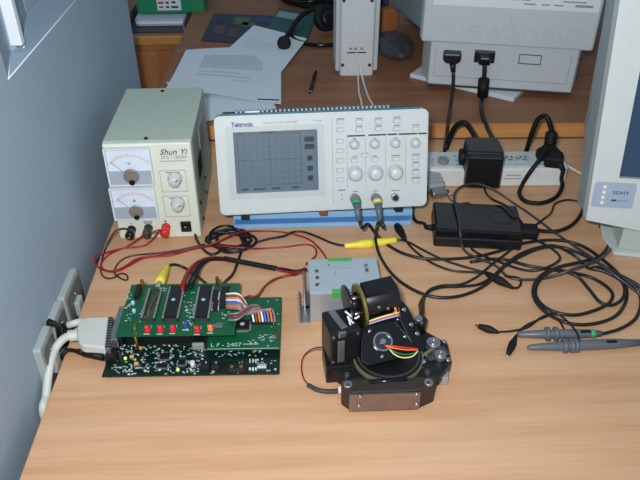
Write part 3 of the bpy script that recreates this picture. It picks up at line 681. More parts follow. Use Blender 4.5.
for u0, v0, u1, v1, c in ((0.36, 0.12, 0.60, 0.40, (84, 104, 52)), (0.50, 0.30, 0.72, 0.48, (74, 96, 54)), (0.66, 0.08, 0.93, 0.28, (40, 64, 110)), (0.12, 0.45, 0.30, 0.78, (92, 60, 66)), (0.34, 0.55, 0.50, 0.85, (86, 66, 76)), (0.55, 0.60, 0.92, 0.82, (60, 54, 92)), (0.10, 0.12, 0.3, 0.36, (46, 44, 62))):
    tb = bmesh.new(); tb.faces.new([tb.verts.new(at(u, v, 0.0004)) for u, v in ((u0, v0), (u0, v1), (u1, v1), (u1, v0))]); q.merge(tb, mat('cover_%d' % (c[0] * 7 + c[2]), c, 0.4, var=0.35, scale=40))
q.build('cover_picture', ts)
ts, at = sheet('teal_book', 'teal covered book with a pale title block beside the headset', 'book', [(279, 8), (317, 14), (306, 40), (266, 31)], BT + 0.0075, TEALB, 0.007)
q = MB(); tb = bmesh.new(); tb.faces.new([tb.verts.new(at(u, v, 0.0004)) for u, v in ((0.05, 0.12), (0.05, 0.38), (0.6, 0.38), (0.6, 0.12))]); q.merge(tb, mat('title_block', (150, 160, 165), 0.5)); q.build('title_block', ts)
p0, p1 = onz(316.3, 70, BT + 0.004), onz(309.8, 93, BT + 0.004)
t = thing('pen', 'slim dark pen lying on the rear desk behind the oscilloscope', 'pen', TR(p0))
I = t.matrix_world.inverted(); dd = (p1 - p0)
q = MB(); q.rod(p0 + dd * 0.12, p1, 0.0036, BLACKG, bev=0.0008); q.build('barrel', t, I)
q = MB(); q.rod(p0 + dd * 0.12, p0, 0.0034, BLACKG, 0.0008); q.build('tip', t, I)
q = MB(); q.rod(p1, p1 - dd.normalized() * 0.006, 0.0038, STEEL); q.build('end_cap', t, I)

# headset: pad, arm, headband
e0 = onz(284, 43, BT + 0.018)
t = thing('headset', 'black headset with round pad lying between book and speaker', 'headset', TR(onz(284, 43, BT)))
I = t.matrix_world.inverted()
q = MB(); q.cyl(e0, 0.015, 0.014, BLACKM, rot=Euler((R(55), 0, R(10))).to_matrix(), bev=0.004); q.build('ear_pad', t, I)
q = MB(); q.tube([onz(286, 38, BT + 0.02), onz(296, 22, BT + 0.024), onz(305, 13, BT + 0.03), onz(322, 6, BT + 0.04)], 0.006, BLACKM); q.build('boom', t, I)
q = MB(); q.tube([onz(294, 30, BT + 0.014), onz(292, 37, BT + 0.008), onz(300, 42, BT + 0.006), onz(318, 45, BT + 0.006), onz(340, 44, BT + 0.006)], 0.005, BLACKG, n=8); q.build('headband', t, I)
q = MB(); q.cyl(onz(326, 18, BT + 0.036), 0.030, 0.026, BLACKM, rot=Euler((R(70), 0, R(25))).to_matrix(), bev=0.006); q.build('ear_cup', t, I)
q = MB(); q.cyl(onz(327, 19.5, BT + 0.036), 0.017, 0.034, BLACK, rot=Euler((R(70), 0, R(25))).to_matrix(), bev=0.004); q.build('cushion', t, I)
w0 = onz(305, 9, BT)
t = thing('black_bag', 'black crumpled pouch at the top edge behind the headset', 'bag', TR(w0))
tb = bmesh.new(); bmesh.ops.create_icosphere(tb, subdivisions=3, radius=1)
for v in tb.verts:
    n_ = 1 + 0.12 * math.sin(v.co.x * 7 + v.co.y * 5) + 0.08 * math.sin(v.co.z * 9 + v.co.x * 4)
    v.co = Vector((v.co.x * 0.085 * n_, v.co.y * 0.05 * n_, max(-0.02, v.co.z * 0.05 * n_)))
q = MB(); q.merge(tb, BLACKM, TR((0.02, 0.05, 0.0205)), True); q.build('pouch', t)
q = MB(); q.tube([(-0.05, 0.03, 0.03), (-0.02, -0.005, 0.02), (0.03, -0.01, 0.025), (0.07, 0.02, 0.035)], 0.003, BLACKG); q.build('drawcord', t)

# bits between speaker and CRT
a = onz(372, 37, BT); b_ = onz(394, 37, BT)
t = thing('wooden_block', 'orange brown wooden block in shade between speaker and rear monitor', 'block', TR(((a + b_) / 2)))
q = MB(); q.box((-0.002, 0.03, 0.032), (0.07, 0.05, 0.062), CABW, 0.002); q.build('body', t)
q = MB(); q.box((-0.002, 0.0045, 0.0605), (0.07, 0.003, 0.003), CABW); q.build('edge_band', t)
t = thing('navy_board', 'dark navy board above the wooden block at the top edge', 'board', TR((a + b_) / 2 + Vector((0.01, 0.04, 0.0635))))
q = MB(); q.box((-0.022, 0, 0.06), (0.05, 0.02, 0.12), NAVY, 0.002); q.build('panel', t)
q = MB(); q.box((-0.022, 0, 0.0015), (0.05, 0.024, 0.004), DARKV, 0.0005); q.build('bottom_rail', t)
tb = bmesh.new(); bmesh.ops.create_icosphere(tb, subdivisions=3, radius=1)
for v in tb.verts:
    n_ = 1 + 0.10 * math.sin(v.co.x * 8 + v.co.y * 6) + 0.06 * math.sin(v.co.y * 13 + v.co.z * 5)
    v.co = Vector((v.co.x * 0.040 * n_, v.co.y * 0.080 * n_, max(-0.013, v.co.z * 0.018 * n_)))
g0 = onz(394, 51, BT)
t = thing('plastic_bag', 'dull grey clear plastic bag lying between speaker and rear monitor', 'bag', TR(g0))
q = MB(); q.merge(tb, TRANSG, TR((0, 0, 0.0135)), True); q.build('film', t)
q = MB(); q.tube([(-0.02, -0.03, 0.005), (0.0, 0.0, 0.008), (0.015, 0.02, 0.006), (-0.01, 0.03, 0.006), (-0.015, 0.0, 0.005)], 0.003, GREYCAB); q.build('coiled_lead', t)

# on the side cabinet: tray, papers, green folder
t = thing('document_tray', 'dark grey document tray on the low cabinet', 'tray', TR((-0.335, 1.715, D)))
q = MB(); q.box((0, 0.08, 0.002), (0.15, 0.17, 0.004), SOCK, 0.001); q.build('tray_base', t)
for sx in (-1, 1):
    q = MB(); q.box((sx * 0.073, 0.08, 0.014), (0.004, 0.17, 0.022), GREYW, 0.001); q.build('tray_side', t)
q = MB(); q.box((0.0, 0.163, 0.014), (0.15, 0.004, 0.022), GREYW, 0.001); q.build('tray_back', t)
t = thing('paper_stack', 'pale stack of papers in the tray under the green folder', 'paper', TR((-0.325, 1.80, D + 0.0042)))
for k in range(3):
    q = MB(); q.box((random.uniform(-.003, .003), random.uniform(-.004, .004), 0.003 + k * 0.0061), (0.125, 0.10, 0.006), PAPER if k % 2 else mat('paper_b', (178, 190, 204), 0.7)); q.build('sheaf', t)
gf = Vector((-0.300, 1.785, D + 0.0232))
t = thing('green_folder', 'green box file with a white printed label on the paper stack', 'folder', TR(gf))
q = MB(); q.box((0, 0.06, 0.024), (0.17, 0.12, 0.046), GREENF, 0.004); q.build('spine', t)
q = MB(); q.box((-0.004, -0.0008, 0.023), (0.060, 0.001, 0.026), WHITE); lb = q.build('label', t)
q = MB(); q.box((-0.024, -0.0016, 0.029), (0.013, 0.0006, 0.005), mat('label_red', (160, 50, 60), 0.5)); q.box((-0.024, -0.0016, 0.018), (0.011, 0.0006, 0.004), mat('label_red', (160, 50, 60), 0.5))
for x, z, w in ((-0.008, 0.029, 0.008), (-0.008, 0.018, 0.008), (0.01, 0.018, 0.018), (0.008, 0.030, 0.01)): q.box((x, -0.0016, z), (w, 0.0006, 0.005), PRINT)
q.build('label_print', lb)
q = MB(); q.box((0.02, 0.06, 0.0485), (0.14, 0.12, 0.003), PAPER, rot=Euler((0, 0, 0.15)).to_matrix()); q.build('inner_paper', t)

# ================================================================== power strip
sa, sb = onz(413, 187.5, 0), onz(566, 186.5, 0)
yaw = math.degrees(math.atan2(sb.y - sa.y, sb.x - sa.x)); L = (sb - sa).length
XM = Matrix.Translation(sa) @ Matrix.Rotation(R(yaw), 4, 'Z')
t = thing('power_strip', 'white multi socket power strip behind the black power brick', 'power strip', XM)
zt = 0.033; dpt = loc(XM, 500, 151, 2, zt).y
q = MB(); q.prism(rrect(0, 0, L, dpt, 0.010), 0.0005, zt, mat('strip_white', (216, 220, 218), 0.42), 'xy', 0.003); q.build('body', t)
q = MB(); q.prism(rrect(0.006, 0.006, L - 0.006, dpt - 0.005, 0.007), zt - 0.001, zt + 0.001, mat('strip_top', (196, 206, 204), 0.45), 'xy'); q.build('top_plate', t)
for px in (444, 480, 511, 525, 545):
    a = loc(XM, px, 162, 2, zt)
    q = MB(); q.cyl((a.x, dpt * 0.52, zt + 0.001), 0.012, 0.0015, mat('socket_face', (184, 194, 192), 0.45), seg=24)
    for dx, dy, w, h in ((-0.004, 0.004, 0.002, 0.007), (0.004, 0.004, 0.002, 0.007), (0, -0.005, 0.007, 0.002), (-0.008, -0.001, 0.002, 0.004)): q.box((a.x + dx, dpt * 0.52 + dy, zt + 0.0018), (w, h, 0.0006), PRINT)
    q.build('socket', t)
a = loc(XM, 443, 163, 2, zt); q = MB(); q.cyl((a.x, a.y, zt + 0.004), 0.0085, 0.007, mat('round_button', (132, 132, 128), 0.4), seg=24, bev=0.001); q.build('round_switch', t)
q = MB()
for px, py in ((433, 160), (433, 163), (433, 166), (455, 157), (456, 161), (457, 165)):
    a = loc(XM, px, py, 2, zt); q.box((a.x, a.y, zt + 0.0014), (0.0035, 0.002, 0.0008), REDP if px < 440 else MBLUE)
for k in range(6):
    q.box((L * 0.60 + k * 0.004, -0.0002, 0.021), (0.0024, 0.0006, 0.0018), mat('red_print', (170, 90, 90), 0.5))
q.box((L * 0.64, -0.0002, 0.015), (0.028, 0.0006, 0.0012), PRINTL); q.build('printed_marks', t)
for x in (0.02, L - 0.02): q = MB(); q.cyl((x, dpt * 0.5, zt + 0.0016), 0.003, 0.001, CHROME, seg=10); q.build('screw', t)

# large black plug-in adapter standing in the strip
pa = onz(462, 186, 0.0)
AM = Matrix.Translation(Vector((XM @ loc(XM, 481, 170, 2, zt)).to_tuple())) @ Matrix.Rotation(R(-6), 4, 'Z')
t = thing('plug_adapter', 'chunky black plug-in adapter standing on the white power strip', 'adapter', AM)
q = MB(); q.prism([(-0.028, -0.020), (0.027, -0.020), (0.028, 0.0), (0.025, 0.034), (-0.024, 0.034), (-0.030, 0.014)], 0.002, 0.041, BLACK, 'xy', 0.004); q.build('body', t)
q = MB(); q.prism([(-0.026, -0.029), (0.026, -0.029), (0.028, -0.014), (-0.028, -0.014)], -0.016, 0.038, BLACK, 'xy', 0.003); q.build('front_half', t)
q = MB(); q.cyl((-0.030, 0.008, 0.018), 0.013, 0.010, BLACKM, 'x', 20, bev=0.002); q.build('earth_ring', t)
for x in (-0.009, 0.009): q = MB(); q.cyl((x, 0.006, 0.0), 0.002, 0.006, STEEL, seg=8); q.build('pin', t)
adt = AM @ Vector((-0.004, 0.032, 0.034))

# black angled plug at the right end of the strip
GM = Matrix.Translation(XM @ Vector((loc(XM, 548, 160, 2, zt).x, dpt * 0.50, zt)))
t = thing('mains_plug', 'black mains plug in the right end of the power strip', 'plug', GM)
q = MB(); q.lathe([(0.018, 0.0015), (0.020, 0.006), (0.019, 0.014), (0.012, 0.020), (0.009, 0.024), (0.009, 0.044), (0.0055, 0.047), (0.0, 0.0475)], BLACKM, Matrix.Rotation(R(-8), 4, 'X'), 24); q.build('body', t)
q = MB()
for k in range(4): q.ring((0, 0.0035 + k * 0.0006, 0.028 + k * 0.0045), 0.0098, 0.0086, 0.002, BLACK, rot=Euler((R(-8), 0, 0)).to_matrix())
q.build('strain_relief', t)
t = thing('mains_plug', 'second black mains plug leaning forward at the strip front corner', 'plug', GM @ TR((0.0, -0.023, 0.0)))
q = MB(); q.box((0, 0.0, 0.012), (0.028, 0.022, 0.022), BLACKM, 0.005, rot=Euler((R(25), 0, R(-15))).to_matrix()); q.build('body', t)
q = MB(); q.rod((0.004, -0.004, 0.014), (0.010, -0.020, 0.004), 0.0055, BLACKM, 0.004); q.build('strain_relief', t)

# ================================================================== laptop style power brick
ba, bb = onz(433, 247, 0), onz(521, 251.5, 0)
yaw = math.degrees(math.atan2(bb.y - ba.y, bb.x - ba.x)); L = (bb - ba).length
KM = Matrix.Translation(ba) @ Matrix.Rotation(R(yaw), 4, 'Z')
kz = 0.030; kd = loc(KM, 480, 203, 2, kz).y
t = thing('power_brick', 'black power brick lying on the desk right of the oscilloscope', 'adapter', KM)
q = MB(); q.box((L / 2, kd / 2, kz * 0.30), (L, kd, kz * 0.58), BLACK, 0.003); q.build('lower_shell', t)
q = MB(); q.box((L / 2, kd / 2, kz * 0.79), (L - 0.001, kd - 0.001, kz * 0.42), BLACKG, 0.003); q.build('upper_shell', t)
q = MB(); q.ring((L * 0.78, kd * 0.5, kz + 0.0002), 0.016, 0.0152, 0.0006, BLACK); q.build('moulded_ring', t)
q = MB(); q.cyl((L * 0.36, kd * 0.82, kz + 0.0002), 0.0016, 0.0008, LEDG if False else GREENP, seg=10); q.build('indicator', t)
q = MB(); q.rod((-0.012, kd * 0.36, kz * 0.5), (0.002, kd * 0.36, kz * 0.5), 0.003, BLACKM, 0.0052); q.build('strain_relief', t)
kl = KM @ Vector((-0.011, kd * 0.36, kz * 0.5)); kr = KM @ Vector((L + 0.002, kd * 0.40, kz * 0.5))
q = MB(); q.box((L + 0.012, kd * 0.40, kz * 0.48), (0.026, 0.022, 0.016), BLACKM, 0.004); q.build('inlet_plug', t)

# ================================================================== grey serial connector beside the oscilloscope
g0 = onz(435, 196, 0.0)
t = thing('serial_connector', 'grey serial connector shell poking out right of the oscilloscope', 'connector', TR((g0.x, g0.y, D)))
ha, hb, hc_ = onz(426, 168, .026), onz(436.5, 189, .014), onz(440, 196, .010); HI = t.matrix_world.inverted()
def flatbox(q, a, b_, w, th, m, bev):
    yv = (b_ - a).normalized(); xv = yv.cross(Vector((0, 0, 1))).normalized(); zv = xv.cross(yv)
    q.box((a + b_) / 2, (w, (b_ - a).length, th), m, bev, rot=Matrix((xv, yv, zv)).transposed())
q = MB(); flatbox(q, ha, hb, 0.028, 0.014, mat('serial_hood', (158, 164, 154), 0.45), 0.003); q.build('hood', t, HI)
q = MB(); flatbox(q, hb, hc_, 0.024, 0.010, STEEL, 0.0015); q.build('metal_shell', t, HI)
q = MB()
for k in range(4): flatbox(q, ha.lerp(hb, 0.3 + k * 0.17), ha.lerp(hb, 0.36 + k * 0.17), 0.0286, 0.0146, PRINTL, 0.0)
q.build('grip_ridges', t, HI)
q = MB()
for sx in (-1, 1): q.rod((0.005 + sx * 0.014, -0.004 + sx * 0.006, 0.014 - sx * 0.004), (0.010 + sx * 0.014, -0.014 + sx * 0.006, 0.009 - sx * 0.004), 0.002, STEEL, seg=10)
q.build('thumb_screws', t)

# ================================================================== stacked circuit boards
BM = frame(-0.214, 0.548, 0, -1.2)
t = thing('circuit_board_stack', 'stack of green circuit boards with chips and red LEDs', 'circuit board', BM)
BI = BM.inverted()
def bl(px, py, z): return loc(BM, px, py, 2, z)
Z1, Z2, Z3 = 0.0078, 0.0170, 0.0350
q = MB(); q.box((0.0965, 0.052, Z1 - 0.0008), (0.193, 0.120, 0.0016), DPCB); lo = q.build('lower_board', t)
for x in (0.006, 0.187):
    for y in (0.0, 0.106): q = MB(); q.cyl((x, y, (Z1 - 0.0016) / 2), 0.003, Z1 - 0.0016, BLACKM, seg=10); q.build('standoff', t)
q = MB(); q.box((0.152, 0.066, Z2 - 0.0008), (0.082, 0.090, 0.0016), GPCB); mid = q.build('middle_board', t)
x0, x1 = 0.0115, 0.1435; y0, y1 = 0.026, 0.117
q = MB(); q.box(((x0 + x1) / 2, (y0 + y1) / 2, Z3 - 0.0008), (x1 - x0, y1 - y0, 0.0016), GPCB); top = q.build('upper_board', t)
# connectors between boards
q = MB(); q.box((0.075, 0.047, (Z1 + Z3) / 2 - 0.001), (0.115, 0.008, Z3 - Z1 - 0.002), BLACK, 0.0005); q.build('board_header', t)
q = MB(); q.box((0.075, 0.108, (Z1 + Z3) / 2 - 0.001), (0.115, 0.008, Z3 - Z1 - 0.002), BLACK, 0.0005); q.build('board_header', t)
q = MB(); q.box((0.155, 0.09, (Z1 + Z2) / 2 - 0.0005), (0.06, 0.006, Z2 - Z1 - 0.0016), BLACK); q.build('board_header', t)
# chips on the upper board (long axis runs in depth)
def dip(xa, ya, xb, yb, name, socket_only=False):
    ym = (ya + yb) / 2; a, c = bl(xa, ym, Z3 + .004), bl(xb, ym, Z3 + .004); x, w = (a.x + c.x) / 2, abs(c.x - a.x); a, c = bl(xa, ya, Z3 + .003), bl(xb, yb, Z3 + .003); y, d = (a.y + c.y) / 2, abs(a.y - c.y)
    q = MB()
    for sx in (-1, 1): q.box((x + sx * (w / 2 - 0.0014), y, Z3 + 0.002), (0.0028, d, 0.004), SOCK)
    for e in (-1, 1): q.box((x, y + e * (d / 2 - 0.0012), Z3 + 0.0018), (w, 0.0024, 0.0036), SOCK)
    s = q.build('chip_socket', t)
    q = MB()
    for k in range(14):
        for sx in (-1, 1): q.box((x + sx * (w / 2 - 0.0010), y - d / 2 + d * (k + 0.5) / 14, Z3 + 0.0046), (0.0022, d / 40, 0.0012), TIN)
    q.build('pins', s)
    if not socket_only:
        q = MB(); q.box((x, y, Z3 + 0.0062), (w - 0.0052, d - 0.0015, 0.0042), CHIP, 0.0004)
        o = q.build('chip', t)
        q = MB(); q.cyl((x, y, Z3 + 0.0084), 0.0024, 0.0004, mat('chip_window', (150, 180, 190), 0.15), seg=20); q.build('quartz_window', o)
    return x, y, w, d
ex = dip(144.5, 289, 158.5, 319, 'a', True)
dip(165.5, 288, 181.5, 319, 'b'); dip(195.5, 288, 211.5, 319, 'c')
q = MB(); q.tube([bl(148, 318, Z3 + 0.004), bl(150, 308, Z3 + 0.012), bl(156, 297, Z3 + 0.013), bl(160, 291, Z3 + 0.004)], 0.0009, REDW); q.build('jumper_wire', t)
for px, py, m, n in ((147, 328, LEDR, 'red LED'), (160, 328, LEDR, 'red LED'), (172.5, 327.5, LEDR, 'red LED'), (197, 328.5, LEDR, 'red LED'), (210.3, 327, LEDO, 'orange LED'), (185.5, 324, LEDB, 'small blue component')):
    a = bl(px, py, Z3 + 0.004)
    q = MB(); r = 0.0029 if m is not LEDB else 0.0022
    q.lathe([(r * 1.15, 0), (r * 1.15, 0.001), (r, 0.0012), (r, 0.005), (r * 0.7, 0.0068), (0, 0.0075)], m, TR((a.x, a.y, Z3)), 16); o = q.build('led', t); o['label'] = n
    q = MB(); q.box((a.x, a.y + 0.0055, Z3 + 0.001), (0.006, 0.0022, 0.002), LEDB); q.box((a.x - 0.0036, a.y + 0.0055, Z3 + 0.001), (0.0012, 0.0022, 0.002), TIN); q.box((a.x + 0.0036, a.y + 0.0055, Z3 + 0.001), (0.0012, 0.0022, 0.002), TIN); q.build('resistor', t)
    q = MB(); q.box((a.x, a.y - 0.0056, Z3 + 0.0002), (0.0065, 0.0013, 0.0004), SILK); q.build('silk_mark', t)
for px, py in ((143.5, 290), (218, 287)):
    a = bl(px, py, Z3)
    q = MB(); q.cyl((a.x, a.y, Z3 + 0.005), 0.0024, 0.010, BRASS, seg=6, smooth=False); o = q.build('brass_standoff', t)
    q = MB(); q.ring((a.x, a.y, Z3 + 0.0125), 0.0022, 0.0012, 0.005, BRASS, seg=12); q.build('sleeve', o)
for px, py in ((134.5, 327),):
    a = bl(px, py, Z3); q = MB(); q.rod((a.x, a.y + 0.004, Z3 + 0.002), (a.x + 0.002, a.y - 0.007, Z3 + 0.0026), 0.0016, BRASS, seg=8); q.build('copper_lug', t)
    q = MB(); q.rod((a.x + 0.002, a.y - 0.010, Z1 + 0.002), (a.x + 0.002, a.y - 0.010, Z3 - 0.002), 0.0017, BRASS, seg=8); q.build('copper_post', t)
for (xa, ya, xb, yb) in ((213.5, 293.5, 218, 303), (213.5, 304, 218, 311.5), (222, 290, 228, 309)):
    a, c = bl(xa, ya, Z3), bl(xb, yb, Z3)
    q = MB(); q.box(((a.x + c.x) / 2, (a.y + c.y) / 2, Z3 + 0.003), (abs(a.x - c.x), abs(a.y - c.y), 0.006), CHIP, 0.0004); o = q.build('pin_header', t)
    q = MB()
    for k in range(5):
        for sx in (-1, 1): q.box(((a.x + c.x) / 2 + sx * abs(a.x - c.x) * 0.5, a.y + (c.y - a.y) * (k + 0.5) / 5, Z3 + 0.0022), (0.0016, 0.0014, 0.0026), WHITEW if xa < 220 else TIN)
    q.build('header_pins', o)
a = bl(219, 326, Z3); q = MB(); q.box((a.x, a.y, Z3 + 0.0012), (0.009, 0.008, 0.0024), mat('crystal_can', (120, 126, 110), 0.35, 0.5), 0.001); q.build('crystal', t)
a, c = bl(136, 300, Z3), bl(141, 287, Z3)
q = MB(); q.box(((a.x + c.x) / 2, (a.y + c.y) / 2, Z3 + 0.003), (0.006, 0.022, 0.006), CHIP, 0.0004); q.build('small_chip', t)
for px, py in ((133, 303), (134, 311)):
    a = bl(px, py, Z3 + 0.003); q = MB(); q.lathe([(0.0022, 0), (0.0024, 0.004), (0.0016, 0.006), (0, 0.0065)], mat('pale_blue_component', (160, 190, 214), 0.3), TR((a.x, a.y, Z3)), 12); q.build('capacitor', t)
q = MB(); rnd = random.Random(3)
def silk(x, y, w, h, z): q.box((x, y, z + 0.00018), (w, h, 0.0003), SILK)
for (xa, ya, xb, yb, n_) in ((126, 299, 132, 291, 7), (124, 322, 131, 304, 12), (184, 318, 195, 292, 26), (160, 292, 168, 288, 6), (186, 333, 192, 320, 6), (222, 312, 230, 320, 8), (140, 325, 145, 305, 6)):
    for _ in range(n_):
        a = bl(rnd.uniform(xa, xb), rnd.uniform(ya, yb), Z3); silk(a.x, a.y, rnd.uniform(.0008, .0032), rnd.uniform(.0006, .0012), Z3)
stuff(q.build('upper_silkscreen', t))
# middle board contents
a, c = bl(224, 306 + 7, Z2), bl(240, 336, Z2)
a = bl(242.5, 326, Z2)
q = MB(); q.box((a.x, a.y, Z2 + 0.0016), (0.0165, 0.0165, 0.0032), CHIP, 0.0004); o = q.build('processor_chip', t)
q = MB()
for k in range(10):
    for s in (-1, 1):
        q.box((a.x + s * 0.0090, a.y - 0.007 + k * 0.00155, Z2 + 0.0006), (0.0022, 0.0008, 0.0010), TIN); q.box((a.x - 0.007 + k * 0.00155, a.y + s * 0.0090, Z2 + 0.0006), (0.0008, 0.0022, 0.0010), TIN)
q.build('pins', o)
q = MB(); q.cyl((a.x, a.y, Z2 + 0.0033), 0.0026, 0.0003, SILK, seg=16); q.build('chip_emblem', o)
a = bl(262, 322, Z2)
q = MB(); q.box((a.x, a.y, Z2 + 0.004), (0.026, 0.010, 0.008), CHIP, 0.0008); q.build('ribbon_header', t)
for k, m in enumerate((WHITEW, BROWNW, ORANGE, WHITEW, BLUEW, GREYW, ORANGE, GREYW)):
    a1 = bl(226, 294 + k * 2.0, Z3 + 0.006); a2 = bl(238 + k * .3, 294 + k * 2.2, Z3 + 0.010); a3 = bl(245, 302 + k * 1.8, Z2 + 0.016)
    a4 = bl(250 + k * 2.4, 312 - 0.4 * k, Z2 + 0.014); a5 = bl(252 + k * 3.0, 313 - 0.3 * k, Z2 + 0.013); a6 = bl(254 + k * 3.0, 322, Z2 + 0.006)
    q = MB(); q.tube([a1, a2, a3, a4, a5, a6], 0.0013, m, 6, 5); q.build('ribbon_wire', t)
for k, m in enumerate((GREYW, BROWNW, GREYW)):
    q = MB(); q.tube([bl(228, 314 + k * 3, Z3 + 0.002), bl(238, 313 + k * 3, Z3 + 0.006), bl(250, 306 + 2 * k, Z2 + 0.016), bl(258, 306 + k, Z2 + 0.013), bl(262, 312, Z2 + 0.008)], 0.0015, m, 6, 5); q.build('ribbon_wire', t)
q = MB(); a = bl(226, 345, Z2); q.text('L F - 2407', 0.0085, SILK, TR((a.x, a.y, Z2)), 0, 0.0002, 1.0)
for k in range(8): q.box((a.x + 0.020 + k * 0.0022, a.y + 0.0008, Z2 + 0.0001), (0.0015, 0.0014, 0.0003), SILK)
for (xa, ya, xb, yb, n_) in ((258, 342, 275, 334, 22), (244, 345, 258, 340, 8), (270, 332, 279, 312, 8)):
    for _ in range(n_):
        a = bl(rnd.uniform(xa, xb), rnd.uniform(ya, yb), Z2); silk(a.x, a.y, rnd.uniform(.0008, .003), rnd.uniform(.0006, .0011), Z2)
stuff(q.build('middle_silkscreen', t))
a = bl(276, 336, Z2); q = MB(); q.rod((a.x, a.y - 0.006, Z2 + 0.002), (a.x, a.y + 0.006, Z2 + 0.002), 0.0015, BROWNW, seg=8); q.build('axial_resistor', t)
for px, py in ((268, 301.5), (277, 300), (268, 346)):
    a = bl(px, py, Z2); q = MB(); q.ring((a.x, a.y, Z2 + 0.0001), 0.0014, 0.0006, 0.0004, TIN, seg=12); q.build('mounting_hole', t)
q = MB(); q.box((0.152, 0.0218, Z2 + 0.0001), (0.080, 0.0006, 0.0003), SILK); q.build('board_outline', t)
# lower board contents
q = MB()
W_ = mat('smd_white', (206, 214, 212), 0.4); G_ = mat('smd_grey', (120, 128, 128), 0.4)
for _ in range(340):
    px = rnd.uniform(107, 205) if rnd.random() < 0.75 else rnd.uniform(205, 276); py = rnd.uniform(345, 375)
    a = bl(px, py, Z1)
    if not (0.002 < a.x < 0.191 and -0.007 < a.y < 0.040): continue
    u = rnd.random()
    if u < 0.55: q.box((a.x, a.y, Z1 + 0.0002), (rnd.uniform(.0006, .0034), rnd.uniform(.0005, .0012), 0.0004), SILK)
    elif u < 0.85: q.box((a.x, a.y, Z1 + 0.0005), (rnd.uniform(.0012, .0026), rnd.uniform(.0009, .0018), 0.0010), W_ if rnd.random() < .6 else TIN)
    else: q.box((a.x, a.y, Z1 + 0.0006), (rnd.uniform(.0016, .003), rnd.uniform(.0012, .002), 0.0012), G_ if rnd.random() < .5 else CHIP)
stuff(q.build('small_components', t))
def qfp(px, py, w, d, pins=9, h=0.002):
    a = bl(px, py, Z1); q = MB(); q.box((a.x, a.y, Z1 + h / 2 + 0.0003), (w, d, h), CHIP, 0.0003); o = q.build('chip', t)
    q = MB()
    for k in range(pins):
        for s in (-1, 1):
            q.box((a.x - w / 2 + w * (k + .5) / pins, a.y + s * (d / 2 + 0.0008), Z1 + 0.0005), (w / pins * 0.5, 0.0018, 0.0008), TIN)
            q.box((a.x + s * (w / 2 + 0.0008), a.y - d / 2 + d * (k + .5) / pins, Z1 + 0.0005), (0.0018, d / pins * 0.5, 0.0008), TIN)
    q.build('pins', o)
qfp(165, 357, 0.011, 0.009); qfp(182, 363, 0.008, 0.008, 6); qfp(143, 366, 0.006, 0.006, 5); qfp(162, 366.5, 0.012, 0.006, 8)
for px, py in ((206, 368), (216, 368)):
    a = bl(px, py, Z1); q = MB(); q.box((a.x, a.y, Z1 + 0.0042), (0.0095, 0.010, 0.0084), BLACK, 0.0006); o = q.build('power_header', t)
    q = MB(); q.cyl((a.x + 0.001, a.y - 0.001, Z1 + 0.009), 0.0009, 0.003, TIN, seg=8); q.build('pin', o)
a = bl(237, 370.5, Z1); q = MB(); q.box((a.x, a.y, Z1 + 0.0035), (0.0195, 0.008, 0.007), BLACK, 0.0008); o = q.build('screw_terminal', t)
for dx in (-0.005, 0.005): q = MB(); q.cyl((a.x + dx, a.y - 0.001, Z1 + 0.0072), 0.0022, 0.0012, BRASS, seg=12); q.build('terminal_screw', o)
a = bl(262, 367, Z1); q = MB(); q.box((a.x, a.y, Z1 + 0.0015), (0.010, 0.005, 0.003), W_, 0.0005); o = q.build('dip_switch', t)
q = MB()
for k in range(5): q.box((a.x - 0.004 + k * 0.002, a.y, Z1 + 0.0033), (0.0008, 0.003, 0.0006), SOCK)
q.build('switch_levers', o)
for k in range(3):
    a = bl(250 + k * 3, 369.5, Z1); q = MB(); q.box((a.x, a.y, Z1 + 0.001), (0.0022, 0.0034, 0.002), W_, 0.0003, seg=1); q.build('smd_block', t)
    a = bl(250 + k * 3, 361.5, Z1); q = MB(); q.box((a.x, a.y, Z1 + 0.001), (0.0014, 0.005, 0.002), W_, 0.0003, seg=1); q.build('smd_block', t)
for px, py in ((125.5, 359), (178, 370.5)):
    a = bl(px, py, Z1); q = MB(); q.cyl((a.x, a.y, Z1 + 0.001), 0.0016, 0.002, LEDG, seg=12); o = q.build('lit_led', t); o['label'] = 'glowing yellow-green LED'
for px, py in ((132, 357.5), (136.5, 364.5), (140, 349)):
    a = bl(px, py, Z1); q = MB(); q.box((a.x, a.y, Z1 + 0.0014), (0.0046, 0.0036, 0.0028), mat('tantalum_tan', (216, 168, 104), 0.45), 0.0005); q.build('tantalum_capacitor', t)
a = bl(198, 343.5, Z1 + 0.01); q = MB(); q.box((a.x, a.y, Z1 + 0.006), (0.014, 0.004, 0.010), mat('crystal_silver', (190, 194, 190), 0.3, 0.6), 0.0015); q.build('oscillator_can', t)
a = bl(193, 367, Z1); q = MB(); q.cyl((a.x, a.y, Z1 + 0.004), 0.0026, 0.008, W_, seg=14); q.build('electrolytic_capacitor', t)
# edge connector on the left
a = bl(113, 335, 0.016)
q = MB(); q.box((0.0060, 0.060, 0.0185), (0.010, 0.058, 0.013), STEEL, 0.001); o = q.build('parallel_socket', t)
q = MB(); q.box((0.013, 0.060, 0.0185), (0.005, 0.054, 0.012), BLACK, 0.001); q.build('socket_body', o)
q = MB(); q.box((0.006, 0.016, Z1 + 0.0052), (0.013, 0.011, 0.0104), BLACK, 0.001); q.build('power_jack', t)
jackw = BM @ Vector((-0.001, 0.016, Z1 + 0.0052))

